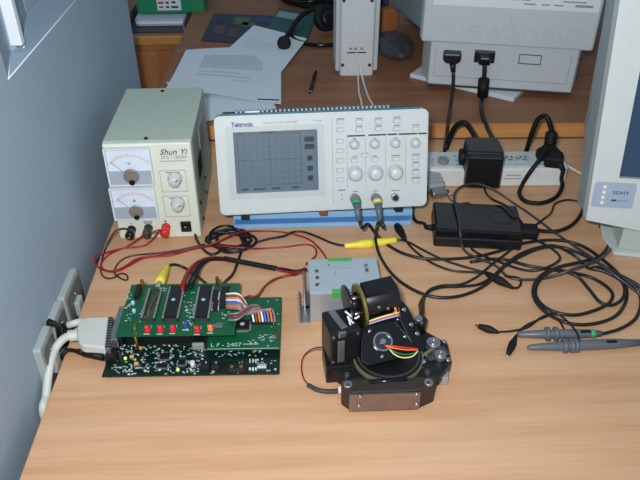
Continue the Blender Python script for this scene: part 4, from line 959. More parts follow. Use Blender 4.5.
# ================================================================== parallel connector and its cable
HP = [onz(a, c, 0.026) for a, c in ((108.5, 316.5), (86, 317.5), (78.5, 322), (77, 328), (77, 336), (79, 343), (83, 345.5), (105, 348))]
hc = onz(90, 333, 0)
t = thing('parallel_cable', 'pale grey parallel plug and thick cable on the left board edge', 'cable', TR((hc.x, hc.y, D)))
I = t.matrix_world.inverted()
q = MB(); q.prism([(p.x, p.y) for p in HP], D + 0.0115, D + 0.0265, DB, 'xy', 0.002); q.build('hood', t, I)
q = MB(); q.prism([(p.x, p.y) for p in (HP[0], HP[7], HP[7] + Vector((0.005, 0, 0)), HP[0] + Vector((0.005, 0, 0)))], D + 0.0125, D + 0.0255, STEEL, 'xy', 0.0008); o = q.build('metal_shell', t, I)
q = MB()
for k in range(12):
    p = HP[0].lerp(HP[7], (k + 0.5) / 12) + Vector((0.0025, 0, 0)); q.box((p.x, p.y, D + 0.0258), (0.005, 0.0014, 0.001), BLACK)
q.build('shell_ridges', t, I)
for A, B_ in (((84, 320.5), (66.5, 325.5)),):
    a, c = onz(*A, 0.0215), onz(*B_, 0.0215); q = MB(); q.rod(a, c, 0.0042, DB, bev=0.001); o = q.build('thumb_screw', t, I)
    q = MB(); q.rod(c, onz(62, 325, 0.0215), 0.003, BLACKM, 0.0018); q.build('screw_tip', t, I)
x_ = -0.2755
cpts = [onz(78, 335, 0.019), onz(69, 336, 0.020), onz(61, 341, 0.020), onz(54.5, 350, 0.0155), onx(50.5, 362, -0.2745), onx(48, 378, x_), onx(46.3, 396, x_), onx(44.5, 416, x_)]
cpts += [cpts[-1] + Vector((0, 0.01, -0.10)), cpts[-1] + Vector((0, 0.03, -0.3))]
q = MB(); q.tube(cpts, 0.0048, DB, 12, 8); q.build('cord', t, I)
q = MB()
for k in range(4):
    p = cpts[0].lerp(cpts[1], 0.1 + 0.27 * k); q.ring(p, 0.0068, 0.0045, 0.0024, DB, 'x', 16, rot=Euler((0, R(90), R(8 + 4 * k))).to_matrix())
q.build('strain_relief', t, I)
t, P = cable('dc_power_lead', 'black barrel plug and lead entering the lower circuit board', [onz(84, 352.5, 0.0115), onz(76, 351, 0.0125), onz(68.5, 350, 0.0105), onz(63, 354, 0.0075), onx(59.5, 361, -0.2715), onx(58, 370, -0.2735), onx(57, 384, -0.2735), onx(55, 402, -0.2735)], 0.0022, BLACKM)
q = MB(); q.rod(P[0], jackw + Vector((-0.001, 0, 0)), 0.0048, BLACKM, 0.0044, bev=0.0008); addpart(q, 'barrel_plug', t)
q = MB(); q.rod(P[1], P[0], 0.0026, BLACKM, 0.0042); addpart(q, 'strain_relief', t)
t, P = cable('outlet_lead', 'short black lead plugged into the middle wall outlet', [onx(51, 322, WX + 0.014), onx(55, 324, WX + 0.019), onx(58, 329, WX + 0.013), onx(59, 345, WX + 0.009)], 0.0024, BLACKM)
q = MB(); q.rod(P[0] - Vector((0.003, 0, 0)), P[1], 0.0042, BLACKM, 0.003); addpart(q, 'plug', t)

# ================================================================== grey interface module
IM = frame(0.0155, 0.627, 0, 0)
t = thing('interface_module', 'light grey metal module with green terminal blocks behind the motor rig', 'module', IM)
iw, idp, iz = 0.085, 0.066, 0.0435
q = MB(); q.box((iw / 2, idp / 2, iz / 2), (iw, idp, iz), ALU, 0.001); q.build('body', t)
q = MB(); q.box((iw / 2, idp / 2 + 0.0005, iz + 0.0005), (iw + 0.001, idp, 0.0016), GBOX, 0.0005); q.build('top_cover', t)
for xb, ya_, yb_, h in ((-0.0125, -0.002, 0.028, 0.026), (-0.0060, 0.022, 0.056, 0.034)):
    q = MB(); q.box((xb, (ya_ + yb_) / 2, h / 2), (0.0022, yb_ - ya_, h), STEEL, 0.0005)
    q.box((xb / 2, (ya_ + yb_) / 2, 0.0012), (abs(xb) + 0.001, yb_ - ya_, 0.002), STEEL, 0.0004); o = q.build('side_bracket', t)
    for f in (0.18, 0.82): q = MB(); q.cyl((xb - 0.0004, ya_ + (yb_ - ya_) * f, h - 0.004), 0.0024, 0.0040, CHROME, 'x', 12, bev=0.0006); q.build('bolt', o)
def term(px0, px1, py, z, yv, nme):
    a, c = loc(IM, px0, py, 2, z), loc(IM, px1, py, 2, z); x, w = (a.x + c.x) / 2, abs(c.x - a.x)
    q = MB(); q.box((x, yv, z - 0.002), (w, 0.0075, 0.008), TERM, 0.0006); o = q.build('terminal_block', t)
    n_ = max(2, int(w / 0.0042)); q = MB()
    for k in range(n_): q.cyl((x - w / 2 + w * (k + .5) / n_, yv, z + 0.002), 0.0013, 0.001, STEEL, seg=10)
    q.build('terminal_screws', o)
term(328, 352, 263, iz, idp - 0.002, 'b'); term(332, 348, 293, iz, 0.0025, 'f')
q = MB(); rn = random.Random(5)
for px, py in ((316.5, 272), (316.8, 278.5), (317.2, 285.5)):
    a = loc(IM, px, py, 2, iz)
    for k in range(3): q.box((a.x + rn.uniform(-.0008, .0008), a.y - 0.002 + k * 0.002, iz + 0.0015), (0.0042, 0.0013, 0.0004), PRINT)
for k in range(6):
    a = loc(IM, 331 + k * 3.6, 268.5, 2, iz); q.box((a.x, a.y, iz + 0.0015), (0.0018, 0.0028, 0.0004), PRINTL)
a = loc(IM, 335.5, 273.5, 2, iz); q.box((a.x, a.y, iz + 0.0015), (0.0014, 0.008, 0.0004), PRINTL)
a = loc(IM, 366, 268, 2, iz); q.text('RS 485', 0.0062, PRINT, TR((a.x, a.y - 0.002, iz + 0.0015)) @ Matrix.Rotation(R(-90), 4, 'Z'))
q.build('printed_marks', t)

# ================================================================== motor rig
ro = Vector((0.095, 0.545, D)); t = thing('motor_rig', 'black two axis motor rig with copper fronted block and pulleys', 'motor', TR(ro)); I = TR(-ro)
def PB(q, n, par=None): return q.build(n, t if par is None else par, I if par is None else None)
# base plate
bp_ = [onz(a, c, 0.020) for a, c in ((329, 368), (325, 346), (346, 326), (424, 330), (447.5, 343), (451.5, 362), (440, 376), (345, 379))]
q = MB(); q.prism([(p.x, p.y) for p in bp_], D + 0.006, D + 0.020, BLACK, 'xy', 0.001); PB(q, 'base_plate')
q = MB(); p0 = onz(441, 384, 0); q.box((p0.x - 0.002, p0.y + 0.012, D + 0.006), (0.022, 0.026, 0.0115), ALU, 0.001, rot=Euler((0, 0, R(-10))).to_matrix()); PB(q, 'aluminium_foot')
q = MB(); p0 = onz(334, 384, 0); q.box((p0.x + 0.006, p0.y + 0.022, D + 0.012), (0.032, 0.040, 0.0235), BLACK, 0.001, rot=Euler((0, 0, R(4))).to_matrix()); PB(q, 'corner_block')
# front block
fy = 0.484
q = MB(); q.prism([(0.054, fy), (0.121, fy), (0.142, 0.4945), (0.142, 0.5025), (0.044, 0.5025), (0.044, 0.4945)], D + 0.0005, D + 0.0305, DBROWN, 'xy', 0.0012); PB(q, 'front_block')
ca, cb, cc, cd_ = (ony(a, c, fy) for a, c in ((351, 391.5), (426, 390.5), (426, 409.5), (351.5, 411)))
q = MB(); q.box(((0.054 + 0.121) / 2, fy - 0.001, D + 0.0160), (0.073, 0.0025, 0.0235), COPPER, 0.0004); PB(q, 'copper_plate')
for px, py in ((360, 396), (416.5, 394), (359, 405.5), (416.5, 404)):
    p = ony(px, py, fy - 0.0025); q = MB(); q.cyl((p.x, fy - 0.003, p.z), 0.0021, 0.0022, CHROME, 'y', 14, bev=0.0006); PB(q, 'screw')
for px, py in ((348, 384.5), (428.5, 382.5)):
    p = onz(px, py, 0.031); q = MB(); q.cyl((p.x, p.y, D + 0.031), 0.0048, 0.003, STEEL, seg=20, bev=0.0008); o = PB(q, 'bolt_head')
    p = onz(px, py, 0.0328); q = MB(); q.cyl((p.x, p.y, D + 0.0326), 0.002, 0.0006, SOCK, seg=6); PB(q, 'hex_socket')
for px, py in ((347, 377), (427, 374)):
    p = onz(px, py, 0.024); q = MB(); q.cyl((p.x, p.y, D + 0.025), 0.0026, 0.008, SOCK, seg=12); PB(q, 'guide_pin')
q = MB(); a, c = onz(369, 382.5, 0.030), onz(407, 379.5, 0.030); q.rod(a, c, 0.0026, BLACKG, seg=8); PB(q, 'latch_bar')
# left stepper motor
m0 = Vector((0.034, 0.527, D)); ang = 12
SMx = Matrix.Translation((0.034, 0.529, D)) @ Matrix.Rotation(R(ang), 4, 'Z')
sw_, sd_, sz0, sz1_ = 0.034, 0.038, 0.022, 0.069
mm = bpy.data.objects.new('stepper_motor', None)
q = MB(); q.box((sw_ / 2, sd_ / 2, (sz0 + sz1_) / 2), (sw_, sd_, sz1_ - sz0), BLACK, 0.0022); mo = q.build('stepper_motor', t, I @ SMx)
q = MB(); q.box((0.0135, 0.020, sz1_ + 0.0006), (0.0075, 0.030, 0.0018), STEEL, 0.0005, rot=Euler((0, 0, R(12))).to_matrix()); q.build('top_clip', mo)
q = MB(); q.box((0.0118, -0.0006, (sz0 + sz1_) / 2 - 0.003), (0.0075, 0.0018, 0.030), STEEL, 0.0005); q.build('front_clip', mo)
q = MB(); q.box((0.0128, 0.0005, sz1_ - 0.003), (0.009, 0.004, 0.007), CHROME, 0.001); q.build('clip_bracket', mo)
for (x, z) in ((0.0035, sz1_ - 0.005), (0.0035, sz0 + 0.006), (sw_ - 0.004, sz1_ - 0.005)): q = MB(); q.cyl((x, -0.0004, z), 0.0017, 0.0016, CHROME, 'y', 10); q.build('screw', mo)
q = MB(); q.cyl((0.0025, 0.010, sz1_ - 0.004), 0.0016, 0.002, CHROME, 'x', 10); q.build('side_screw', mo)
# turntable gear and belt
gc = onz(388, 356, 0.026)
q = MB(); q.cyl((gc.x, gc.y, D + 0.0245), 0.037, 0.007, BLACK, seg=48, bev=0.001); PB(q, 'turntable')
q = MB(); q.ring((gc.x, gc.y, D + 0.0245), 0.0382, 0.0368, 0.005, BELT, seg=48); PB(q, 'drive_belt')
q = MB(); q.ring((gc.x, gc.y, D + 0.0287), 0.0345, 0.0325, 0.0010, SOCK, seg=48); PB(q, 'turntable_ring')
pl1, pl2 = onz(433.5, 341.5, 0.030), onz(440.5, 353.5, 0.027)
for p, r, hh in ((pl1, 0.0078, 0.010), (pl2, 0.0066, 0.007)):
    q = MB(); q.cyl((p.x, p.y, p.z - hh / 2), r, hh, STEEL, seg=28, bev=0.0008); o = PB(q, 'pulley')
    q = MB(); q.ring((p.x, p.y, p.z + 0.0006), r * 0.62, r * 0.3, 0.0014, CHROME, seg=24); PB(q, 'pulley_hub')
q = MB(); q.box((pl1.x + 0.002, pl1.y - 0.010, D + 0.0212), (0.026, 0.014, 0.0035), mat('dark_grey_arm', (84, 84, 86), 0.4, 0.5), 0.001, rot=Euler((0, 0, R(22))).to_matrix()); PB(q, 'belt_tensioner')
q = MB(); a, c = onz(400, 371, 0.0245), onz(436, 346.5, 0.0265); q.tube([a, a.lerp(c, .5), c], 0.0017, BELT, 6, 3); PB(q, 'belt_run')
for px, py in ((424, 362), (448, 360), (444, 342), (418.5, 319), (426, 355)):
    z = 0.0225 if px != 418.5 else 0.040
    p = onz(px, py, z); q = MB(); q.cyl((p.x, p.y, p.z), 0.0024 if px != 418.5 else 0.0048, 0.004, CHROME if px != 418.5 else STEEL, seg=14, bev=0.0006); PB(q, 'screw')
q = MB(); p = onz(421, 330, 0.022); q.cyl((p.x, p.y + 0.001, D + 0.029), 0.0055, 0.018, BLACK, seg=18); PB(q, 'bracket_post')
# tilted motor face with bearing
pc = onz(388, 342, 0.050)
FM = Matrix.Translation(pc) @ Matrix.Rotation(R(10), 4, 'Z') @ Matrix.Rotation(R(34), 4, 'X')
fi = FM.inverted()
q = MB(); fp = [loc(FM, a, c, 2, 0) for a, c in ((361.5, 327), (397.5, 315.5), (405, 327), (419, 347), (412, 355), (368, 366), (361, 360))]
q.prism([(p.x, p.y) for p in fp], -0.005, 0.0, BLACKG, 'xy', 0.0012); fo = q.build('motor_face', t, I @ FM)
q = MB(); q.box((0.0, 0.004, -0.016), (0.038, 0.036, 0.022), BLACK, 0.002); q.build('motor_body', fo)
b0 = loc(FM, 382.5, 342, 2, 0)
q = MB(); q.ring((b0.x, b0.y, 0.0012), 0.0105, 0.0088, 0.003, CHROME, seg=32); q.cyl((b0.x, b0.y, 0.0005), 0.0088, 0.0015, mat('dark_bearing_glass', (52, 58, 66), 0.15, 0.3), seg=32); q.cyl((b0.x, b0.y, 0.0018), 0.003, 0.004, CHROME, seg=16); q.build('bearing', fo)
for px, py in ((369.5, 331), (405, 336.5), (382, 356.5), (398, 319)):
    p = loc(FM, px, py, 2, 0); q = MB(); q.cyl((p.x, p.y, 0.0008), 0.0019, 0.002, CHROME, seg=12, bev=0.0005); q.build('screw', fo)
# wires on the face
def fw(pts, r, m, n):
    q = MB(); q.tube([loc(FM, a, c, 2, h) for a, c, h in pts], r, m, 6, 6); q.build(n, fo)
fw([(384, 345.5, 0.004), (395, 346.5, 0.006), (408, 348, 0.006), (418, 349, 0.003)], 0.0010, REDP, 'lead_wire')
fw([(386, 346.5, 0.004), (396, 348.5, 0.006), (408, 350, 0.006), (418, 349.5, 0.003)], 0.0008, ORANGE, 'lead_wire')
fw([(389, 348.5, 0.003), (394, 354, 0.004), (402, 357.5, 0.004), (412, 356.5, 0.004), (418, 351, 0.003)], 0.0008, YELLW, 'lead_wire')
fw([(387, 347.5, 0.003), (395, 352, 0.004), (404, 354.5, 0.004), (413, 353.5, 0.004), (418, 350, 0.003)], 0.0007, GREENW, 'lead_wire')
# right hand bracket
q = MB(); ks = [(402.5, 300.5), (408, 307), (425, 341), (423, 351), (416, 349), (400, 318), (398, 306)]
RM = Matrix.Translation(onz(412, 330, 0.058)) @ Matrix.Rotation(R(48), 4, 'X') @ Matrix.Rotation(R(18), 4, 'Y')
rp = [loc(RM, a, c, 2, 0) for a, c in ks]
q.prism([(p.x, p.y) for p in rp], -0.004, 0.0, BLACKG, 'xy', 0.0008); br = q.build('bracket', t, I @ RM)
for px, py in ((404, 309.5), (411, 324.5), (417, 333.5)):
    p = loc(RM, px, py, 2, 0); q = MB(); q.cyl((p.x, p.y, 0.0006), 0.0024, 0.0016, CHROME, seg=14, bev=0.0005); q.build('screw', br)
# upper cylinder motor with encoder disc
uc = ony(379, 298, 0.570)
ud = Matrix.Rotation(R(14), 4, 'Z') @ Matrix.Rotation(R(-3), 4, 'Y')
UM = Matrix.Translation(uc) @ ud
ur = 0.0172
q = MB(); q.cyl((0.0, 0, 0), ur, 0.038, BLACK, 'x', 40, bev=0.0015); uo = q.build('upper_motor', t, I @ UM)
q = MB(); q.box((0.0, 0, ur - 0.0015), (0.036, 0.022, 0.005), BLACKG, 0.0008); q.build('top_flat', uo)
q = MB(); q.ring((-0.0215, 0, -0.004), 0.0240, 0.0165, 0.0026, mat('encoder_board', (98, 100, 52), 0.4, var=0.3, scale=300), 'x', 40); q.build('encoder_ring', uo)
q = MB(); q.ring((-0.0228, 0, -0.004), 0.0244, 0.0228, 0.0014, BRASS, 'x', 40); q.build('brass_rim', uo)
q = MB(); q.cyl((-0.0355, 0.001, 0.002), 0.0205, 0.0022, BLACKG, 'x', 40, bev=0.0005); q.build('end_disc', uo)
q = MB(); q.cyl((-0.029, 0, 0), 0.0075, 0.015, BLACK, 'x', 20); q.build('hub', uo)
for a in (20, 110, 200, 290):
    q = MB(); q.rod((-0.035, 0.012 * math.cos(R(a)), 0.012 * math.sin(R(a))), (-0.0215, 0.012 * math.cos(R(a)), 0.012 * math.sin(R(a))), 0.0018, CHROME, seg=10); q.build('spacer', uo)
for P_ in (((-0.040, -0.012, -0.004), (-0.036, -0.016, -0.010), (-0.031, -0.015, -0.018)), ((-0.041, -0.008, 0.0), (-0.034, -0.017, -0.004), (-0.028, -0.016, -0.004)), ((-0.040, -0.014, -0.002), (-0.038, -0.018, -0.014), (-0.034, -0.017, -0.021))):
    q = MB(); q.tube(P_, 0.0012, WHITEW, 6, 5); q.build('white_lead', uo)
q = MB(); q.rod((-0.034, -0.016, -0.021), (-0.029, -0.016, -0.023), 0.0016, LEDR, seg=8); q.build('red_tip', uo)
for x, z in ((0.004, 0.0), (-0.006, 0.004)):
    q = MB(); q.cyl((x, -ur + 0.0004, z - 0.002), 0.0021, 0.002, CHROME, 'y', 12, bev=0.0005); q.build('screw', uo)
q = MB(); up_ = ony(378, 312, 0.570); q.box((up_.x, up_.y + 0.006, (D + 0.03 + up_.z) / 2), (0.034, 0.024, up_.z - D - 0.03), BLACK, 0.002, rot=Euler((0, 0, R(14))).to_matrix()); PB(q, 'yoke')
q = MB(); v = ony(361, 330, 0.556); q.box((v.x, v.y + 0.004, D + 0.055), (0.006, 0.034, 0.055), BLACK, 0.001, rot=Euler((0, 0, R(14))).to_matrix()); PB(q, 'side_plate')
for k, m in enumerate((BLUEW, WHITEW, PURPW, ORANGE, REDW, YELLW)):
    q = MB(); a, c = ony(364, 326 - k * 0.6, 0.548), ony(399, 315.5 - k * 0.6, 0.552); q.tube([a, a.lerp(c, .5) + Vector((0, 0, 0.001)), c], 0.0010, m, 6, 4); PB(q, 'ribbon_wire')
for k, m in enumerate((ORANGE, YELLW, REDW)):
    q = MB(); q.tube([ony(392, 314.5 + k * .6, 0.55), ony(396, 310.5 + k, 0.553), ony(394.5 - k, 305, 0.56)], 0.0010, m, 6, 5); PB(q, 'lead_wire')
q = MB(); q.tube([onz(322, 347, 0.040), onz(312, 349, 0.024), onz(304, 356, 0.006), onz(301.5, 366, 0.0016), onz(303.5, 378, 0.0016), onz(310, 387, 0.002)], 0.0009, REDW, 6, 6); PB(q, 'lead_wire')
q = MB(); q.tube([onz(308, 385, 0.002), onz(318, 390, 0.0028), onz(330, 391.5, 0.004), onz(343, 390, 0.010)], 0.0026, mat('grey_heatshrink', (58, 58, 66), 0.5), 8, 6); PB(q, 'heatshrink_sleeve')
q = MB(); p = onz(341, 390, 0.011); q.box(p, (0.006, 0.006, 0.005), WHITEW, 0.0008); PB(q, 'plug')

# ================================================================== oscilloscope probes
def lathe_on(q, a, b_, prof, m, seg=18):
    """profile given as (radius, fraction of a..b)"""
    a, b_ = vec(a), vec(b_); d = b_ - a; M = Matrix.Translation(a) @ Vector((0, 0, 1)).rotation_difference(d.normalized()).to_matrix().to_4x4()
    q.lathe([(r, f * d.length) for r, f in prof], m, M, seg)
def clip_on(t, a, b_, name='crocodile_clip', m=BLACKM, s=1.0, jaw=CHROME):
    q = MB(); lathe_on(q, a, b_, [(0.0016 * s, 0), (0.0022 * s, 0.08), (0.0046 * s, 0.38), (0.0044 * s, 0.55), (0.0030 * s, 0.82), (0.0026 * s, 0.86)], m, 14); o = addpart(q, name, t)
    q = MB(); d = vec(b_) - vec(a); e = vec(a) + d * 0.86; q.rod(e, vec(b_), 0.0018 * s, jaw, 0.0010 * s, seg=8); addpart(q, 'jaw', t)
pw1, band1 = BNC[0]; pw2, band2 = BNC[1]
nrm = (OM.to_3x3() @ Vector((0, -1, 0))).normalized()
for idx, (pw, band, lbl, body_a, body_b, cords, lead) in enumerate((
    (pw1, band1, 'grey probe lying farther away, joined to the green banded input', (517, 334.5), (601, 333.5),
     [(368, 224, 0.030), (376, 234, 0.010), (388, 245), (405, 254), (430, 259), (470, 257.5), (500, 251), (525, 243, .005), (555, 240, .008), (580, 245, .008), (602, 259, .010), (621, 277, .010), (627, 296), (618, 314), (598, 323), (572, 324), (548, 314), (534, 298, .008), (536, 281, .012), (552, 270, .016), (575, 275, .012), (588, 288, .006), (600, 302), (613, 305), (624, 296, .008), (622, 282, .013), (606, 272, .016), (592, 268, .016), (606, 268, .018), (622, 277, .017), (636, 288, .012), (641, 302), (636, 318), (622, 328), (606, 333, .006)],
     [(566, 333, .010), (560, 322, .006), (553, 314, .010), (545, 317, .008), (525, 326, .006), (516, 336, .005)]),
    (pw2, band2, 'grey probe lying nearest the camera, joined to the yellow banded input', (527, 347.5), (642, 342.5),
     [(378.5, 222, 0.030), (376, 234, 0.016), (376, 243, .010), (381, 258), (393, 275), (410, 288), (430, 296), (450, 297.5), (470, 293), (488, 283, .006), (505, 266, .010), (525, 254, .014), (545, 247, .014), (565, 248, .014), (590, 258, .014), (612, 271, .013), (636, 284, .010), (652, 300), (656, 322), (650, 341, .006)],
     [(580, 345, .010), (577, 333, .016), (568, 322, .012), (555, 313, .014), (540, 318, .012), (528, 327, .008), (512, 331, .005), (498, 332, .004)]))):
    t = thing('oscilloscope_probe', lbl, 'probe', TR(pw), 'oscilloscope probes')
    I = t.matrix_world.inverted()
    tip = pw + nrm * 0.026
    q = MB(); q.rod(pw + nrm * 0.001, pw + nrm * 0.017, 0.0070, STEEL, 0.0066, 20, 0.001); q.build('bnc_plug', t, I)
    q = MB(); q.rod(pw + nrm * 0.017, pw + nrm * 0.020 + Vector((0, -.001, -.003)), 0.0062, band, 0.0060, 20); q.build('colour_band', t, I)
    d2 = Vector((0.003, -0.014, -0.020)); e0 = pw + nrm * 0.020 + Vector((0, -.001, -.003)); e1 = e0 + d2
    q = MB(); q.rod(e0, e1, 0.0054, PROBE, 0.0030, 14); q.build('boot', t, I)
    A, B_ = onz(*body_a, 0.006), onz(*body_b, 0.008)
    end = B_
    P = [e0 + d2 * 0.8, e1 + Vector((0.004, -0.006, -0.006))] + [onz(p[0], p[1], p[2] if len(p) > 2 else 0.0024) for p in cords[1:]] + [end]
    P.insert(2, onz(*cords[0]))
    q = MB(); q.tube(P, 0.0022, CABLE, 8, 6); q.build('cord', t, I)
    q = MB(); lathe_on(q, A, B_, [(0.0014, 0), (0.0036, 0.02), (0.0052, 0.30), (0.0056, 0.32), (0.0056, 0.72), (0.0050, 0.86), (0.0036, 1.0)] if idx == 0 else [(0.0014, 0), (0.0034, 0.03), (0.0050, 0.24), (0.0058, 0.33), (0.0062, 0.55), (0.0058, 0.75), (0.0034, 1.0)], PROBE); q.build('probe_body', t, I)
    for f in ((0.36, 0.46) if idx == 0 else (0.325, 0.385, 0.42)):
        p = A.lerp(B_, f); q = MB(); M = Matrix.Translation(p) @ Vector((0, 0, 1)).rotation_difference((B_ - A).normalized()).to_matrix().to_4x4()
        q.lathe([(0.0058, -0.0022), (0.0086, -0.0018), (0.0086, 0.0018), (0.0058, 0.0022)], PROBE, M, 20); q.build('finger_guard', t, I)
    if idx == 0:
        p = A.lerp(B_, 0.9); q = MB(); M = Matrix.Translation(p) @ Vector((0, 0, 1)).rotation_difference((B_ - A).normalized()).to_matrix().to_4x4()
        q.lathe([(0.0046, -0.003), (0.0054, -0.002), (0.0054, 0.002), (0.0042, 0.003)], band, M, 16); q.build('marker_ring', t, I)
    p = A.lerp(B_, 0.80 if idx == 0 else 0.72); q = MB(); q.box(p + Vector((0, -0.002, 0.0054)), (0.012, 0.003, 0.0024), BLACKM, 0.0005); q.build('attenuation_switch', t, I)
    L_ = [onz(*p) for p in lead]
    q = MB(); q.tube(L_, 0.0014, CABLE, 6, 6); q.build('ground_lead', t, I)
    if idx == 0: clip_on(t, onz(516, 336, .005), onz(507, 357, .004), s=1.0)
    else: clip_on(t, onz(499, 332.5, .0045), onz(475, 325, .004), s=1.05, jaw=BROWNW)

# ================================================================== other black cables right of the oscilloscope
cable('coiled_black_cable', 'black cable making the oval loop in front of the white monitor base',
      [(470, 262), (500, 259, .006), (530, 266, .010), (560, 271, .008), (590, 277), (611, 291), (609, 303), (590, 312), (570, 315), (548, 309), (536, 296, .005), (539, 281, .007), (556, 268, .019), (580, 262, .020), (598, 257, .012), (607, 248), (608.5, 240), (605, 233), (600, 226)], 0.0022, CABLE, 0.0024)
cable('thin_grey_cable', 'thin dark grey cable looping over the left end of the power brick',
      [(602, 229, .003), (611, 238, .003), (611, 249, .004), (597, 260, .020), (576, 268, .024), (556, 275, .014), (540, 279, .004), (520, 279.5), (507, 276), (496, 266, .006), (480, 259, .006), (467, 253), (462, 245, .006), (460.5, 236, .026), (459.5, 225, .033), (457, 212, .0335), (454, 199, .033), (456, 191, .030), (465, 185, .026), (479, 184, .025), (495, 190.5, .018), (512, 202, .006), (530, 214), (550, 229), (570, 243, .012), (590, 256, .022), (612, 273, .022), (642, 296, .006)], 0.0018, GREYCAB, 0.0022)
cable('monitor_lead', 'black cable running from the power brick plug behind the white monitor',
      [KM @ Vector((L + 0.024, kd * 0.40, kz * 0.46)) if False else onz(531, 228, .014), (542, 231), (558, 231), (572, 225), (581, 214), (585, 202), (588, 188)], 0.0030, CABLE, 0.0032)
cable('thin_black_cable', 'thin black cable between the power brick and the white monitor side',
      [(578, 201), (566, 200), (555, 204), (551, 213), (541, 221, .012), (527, 232, .006), (518, 243, .010), (508, 252, .012), (492, 264, .010), (478, 276, .008), (462, 284, .006), (442, 285.5, .004), (430, 289.5, .004), (424, 298, .012), onz(421, 330, .022) + Vector((0.003, 0.014, 0.012)), onz(421, 330, .022) + Vector((0.002, 0.004, 0.009))], 0.0016, CABLE, 0.002)
cable('thin_black_cable', 'thin black cable strand crossing below the power brick to the oval loop',
      [(468, 228, .006), (470, 240, .005), (474, 251, .003), (500, 262, .010), (525, 270, .014), (545, 268, .020), (560, 258, .020), (548, 246, .018), (528, 236, .008), (524, 226, .018), (515, 214, .034), (505, 205, .034), (492, 199, .030), (486, 193, .01), (484, 186)], 0.0016, CABLE, 0.002)
cable('rig_cable', 'black cable leaving the motor rig toward the cable tangle',
      [onz(421, 330, .022) + Vector((0, 0.004, 0.012)), onz(421, 330, .022) + Vector((0.001, 0.016, 0.016)), (420, 304, .016), (427, 293, .005), (440, 287.5), (460, 286.5), (478, 284.5), (491, 278, .004), (504, 266, .012), (520, 254, .016), (540, 247, .018), (556, 246, .014), (575, 256, .016), (588, 268, .004), (600, 268, .004)], 0.0020, CABLE, 0.0022)
t, P = cable('dangling_connector', 'black cord with a bulbous connector end beside the blue bar',
      [(404.5, 238.5, .005), (410, 246), (420, 255), (434, 264), (452, 270.5), (470, 272), (484, 273)], 0.0016, CABLE, 0.002)
q = MB(); lathe_on(q, onz(405.5, 240, .005), onz(396.5, 225, .006), [(0.002, 0), (0.0036, 0.15), (0.0056, 0.55), (0.0060, 0.8), (0.0046, 0.97), (0.002, 1.0)], BLACKM); addpart(q, 'connector', t)
t, P = cable('clip_lead', 'black cord and clip ending just left of the oval cable loop',
      [(512, 288, .004), (518, 287.5), (521, 283), (518, 278, .003), (505, 276, .008)], 0.0016, CABLE, 0.002)
clip_on(t, onz(513, 288, .0052), onz(482, 271, .0052), s=1.25, jaw=BLACKM)
t, P = cable('yellow_inline_plug', 'yellow in-line plug pair in the black lead below the oscilloscope',
      [(254, 243, .006), (268, 239, .008), (284, 236, .008), (293, 232), (304, 232), (318, 237), (332, 243), (346, 245.5, .004), (370, 243, .005), (397, 240, .004), (408, 242, .006), (425, 251, .006), (444, 260), (462, 266), (484, 272)], 0.0016, CABLE, 0.002)
a, b_ = onz(344.5, 246, .0055), onz(373, 243, .0055)
q = MB(); lathe_on(q, a, b_, [(0.0030, 0), (0.0040, 0.05), (0.0044, 0.4), (0.0060, 0.55), (0.0064, 0.9), (0.0052, 1)], YELLOW); addpart(q, 'plug_half', t)
q = MB(); lathe_on(q, onz(396.5, 240, .0055), onz(373.5, 243, .0055), [(0.0034, 0), (0.0046, 0.08), (0.0052, 0.5), (0.0060, 0.9), (0.0052, 1)], YELLOW); addpart(q, 'socket_half', t)
cable('brick_output_lead', 'black lead leaving the left end of the power brick', [kl, (424, 223.5, .010), (417, 222), (413.5, 217), (413, 210), (416, 203), (424, 194)], 0.0026, CABLE, 0.003)
cable('thin_wire', 'thin dark wire between the grey serial connector and the power brick', [(438, 187, .012), (445, 190), (450, 199), (458, 203, .004), (470, 202.5, .004)], 0.0009, CABLE, 0.0012)

# ================================================================== mains and monitor leads at the back
def on_crt(px, py, y): return CM @ loc(CM, px, py, 1, y)
t = thing('monitor_power_lead', 'black power lead plugged into the left of the rear monitor', 'cable', TR(on_crt(452, 58, -0.002)))
I = t.matrix_world.inverted()
a = on_crt(452, 57, -0.012)
q = MB(); MM = Matrix.Translation(a) @ Matrix.Rotation(R(-12), 4, 'Z')
q.prism([(-0.0165, 0.010), (-0.0165, -0.003), (-0.011, -0.009), (0.011, -0.009), (0.0165, -0.003), (0.0165, 0.010)], -0.012, 0.012, BLACK, 'xz', 0.003, M=MM); q.build('plug', t, I)
a2 = on_crt(453, 66, -0.014)
q = MB(); q.rod(on_crt(452.5, 62, -0.014), on_crt(453.2, 72, -0.018), 0.0065, BLACK, 0.0042); q.build('strain_relief', t, I)
q = MB(); q.tube([on_crt(452.8, 66, -0.016), on_crt(453.3, 76, -0.022), on_crt(452.5, 90, -0.045), onz(450.5, 106, BT + 0.006), onz(448.5, 121, BT + 0.004), ony(447, 132, 1.098), onz(445.5, 145, 0.020), onz(444.5, 152, 0.004)], 0.0034, CABLE, 8, 6); q.build('cord', t, I)
t = thing('monitor_video_lead', 'black video lead with a ferrite bead in the rear monitor', 'cable', TR(on_crt(484, 58, -0.002)))
I = t.matrix_world.inverted()
a = on_crt(484.5, 56.5, -0.005); MM = Matrix.Translation(a) @ Matrix.Rotation(R(-12.45), 4, 'Z')
q = MB(); q.box((0, 0, 0), (0.037, 0.010, 0.021), BLACK, 0.001, ); o = q.build('socket_frame', t, I @ MM)
q = MB(); q.box((0, -0.012, -0.002), (0.022, 0.020, 0.016), BLACKG, 0.004); q.build('plug', o)
q = MB(); q.rod(on_crt(484, 78, -0.024), on_crt(482.5, 97, -0.030), 0.0105, BLACKM, 0.0105, 20, 0.0015); q.build('ferrite_bead', t, I)
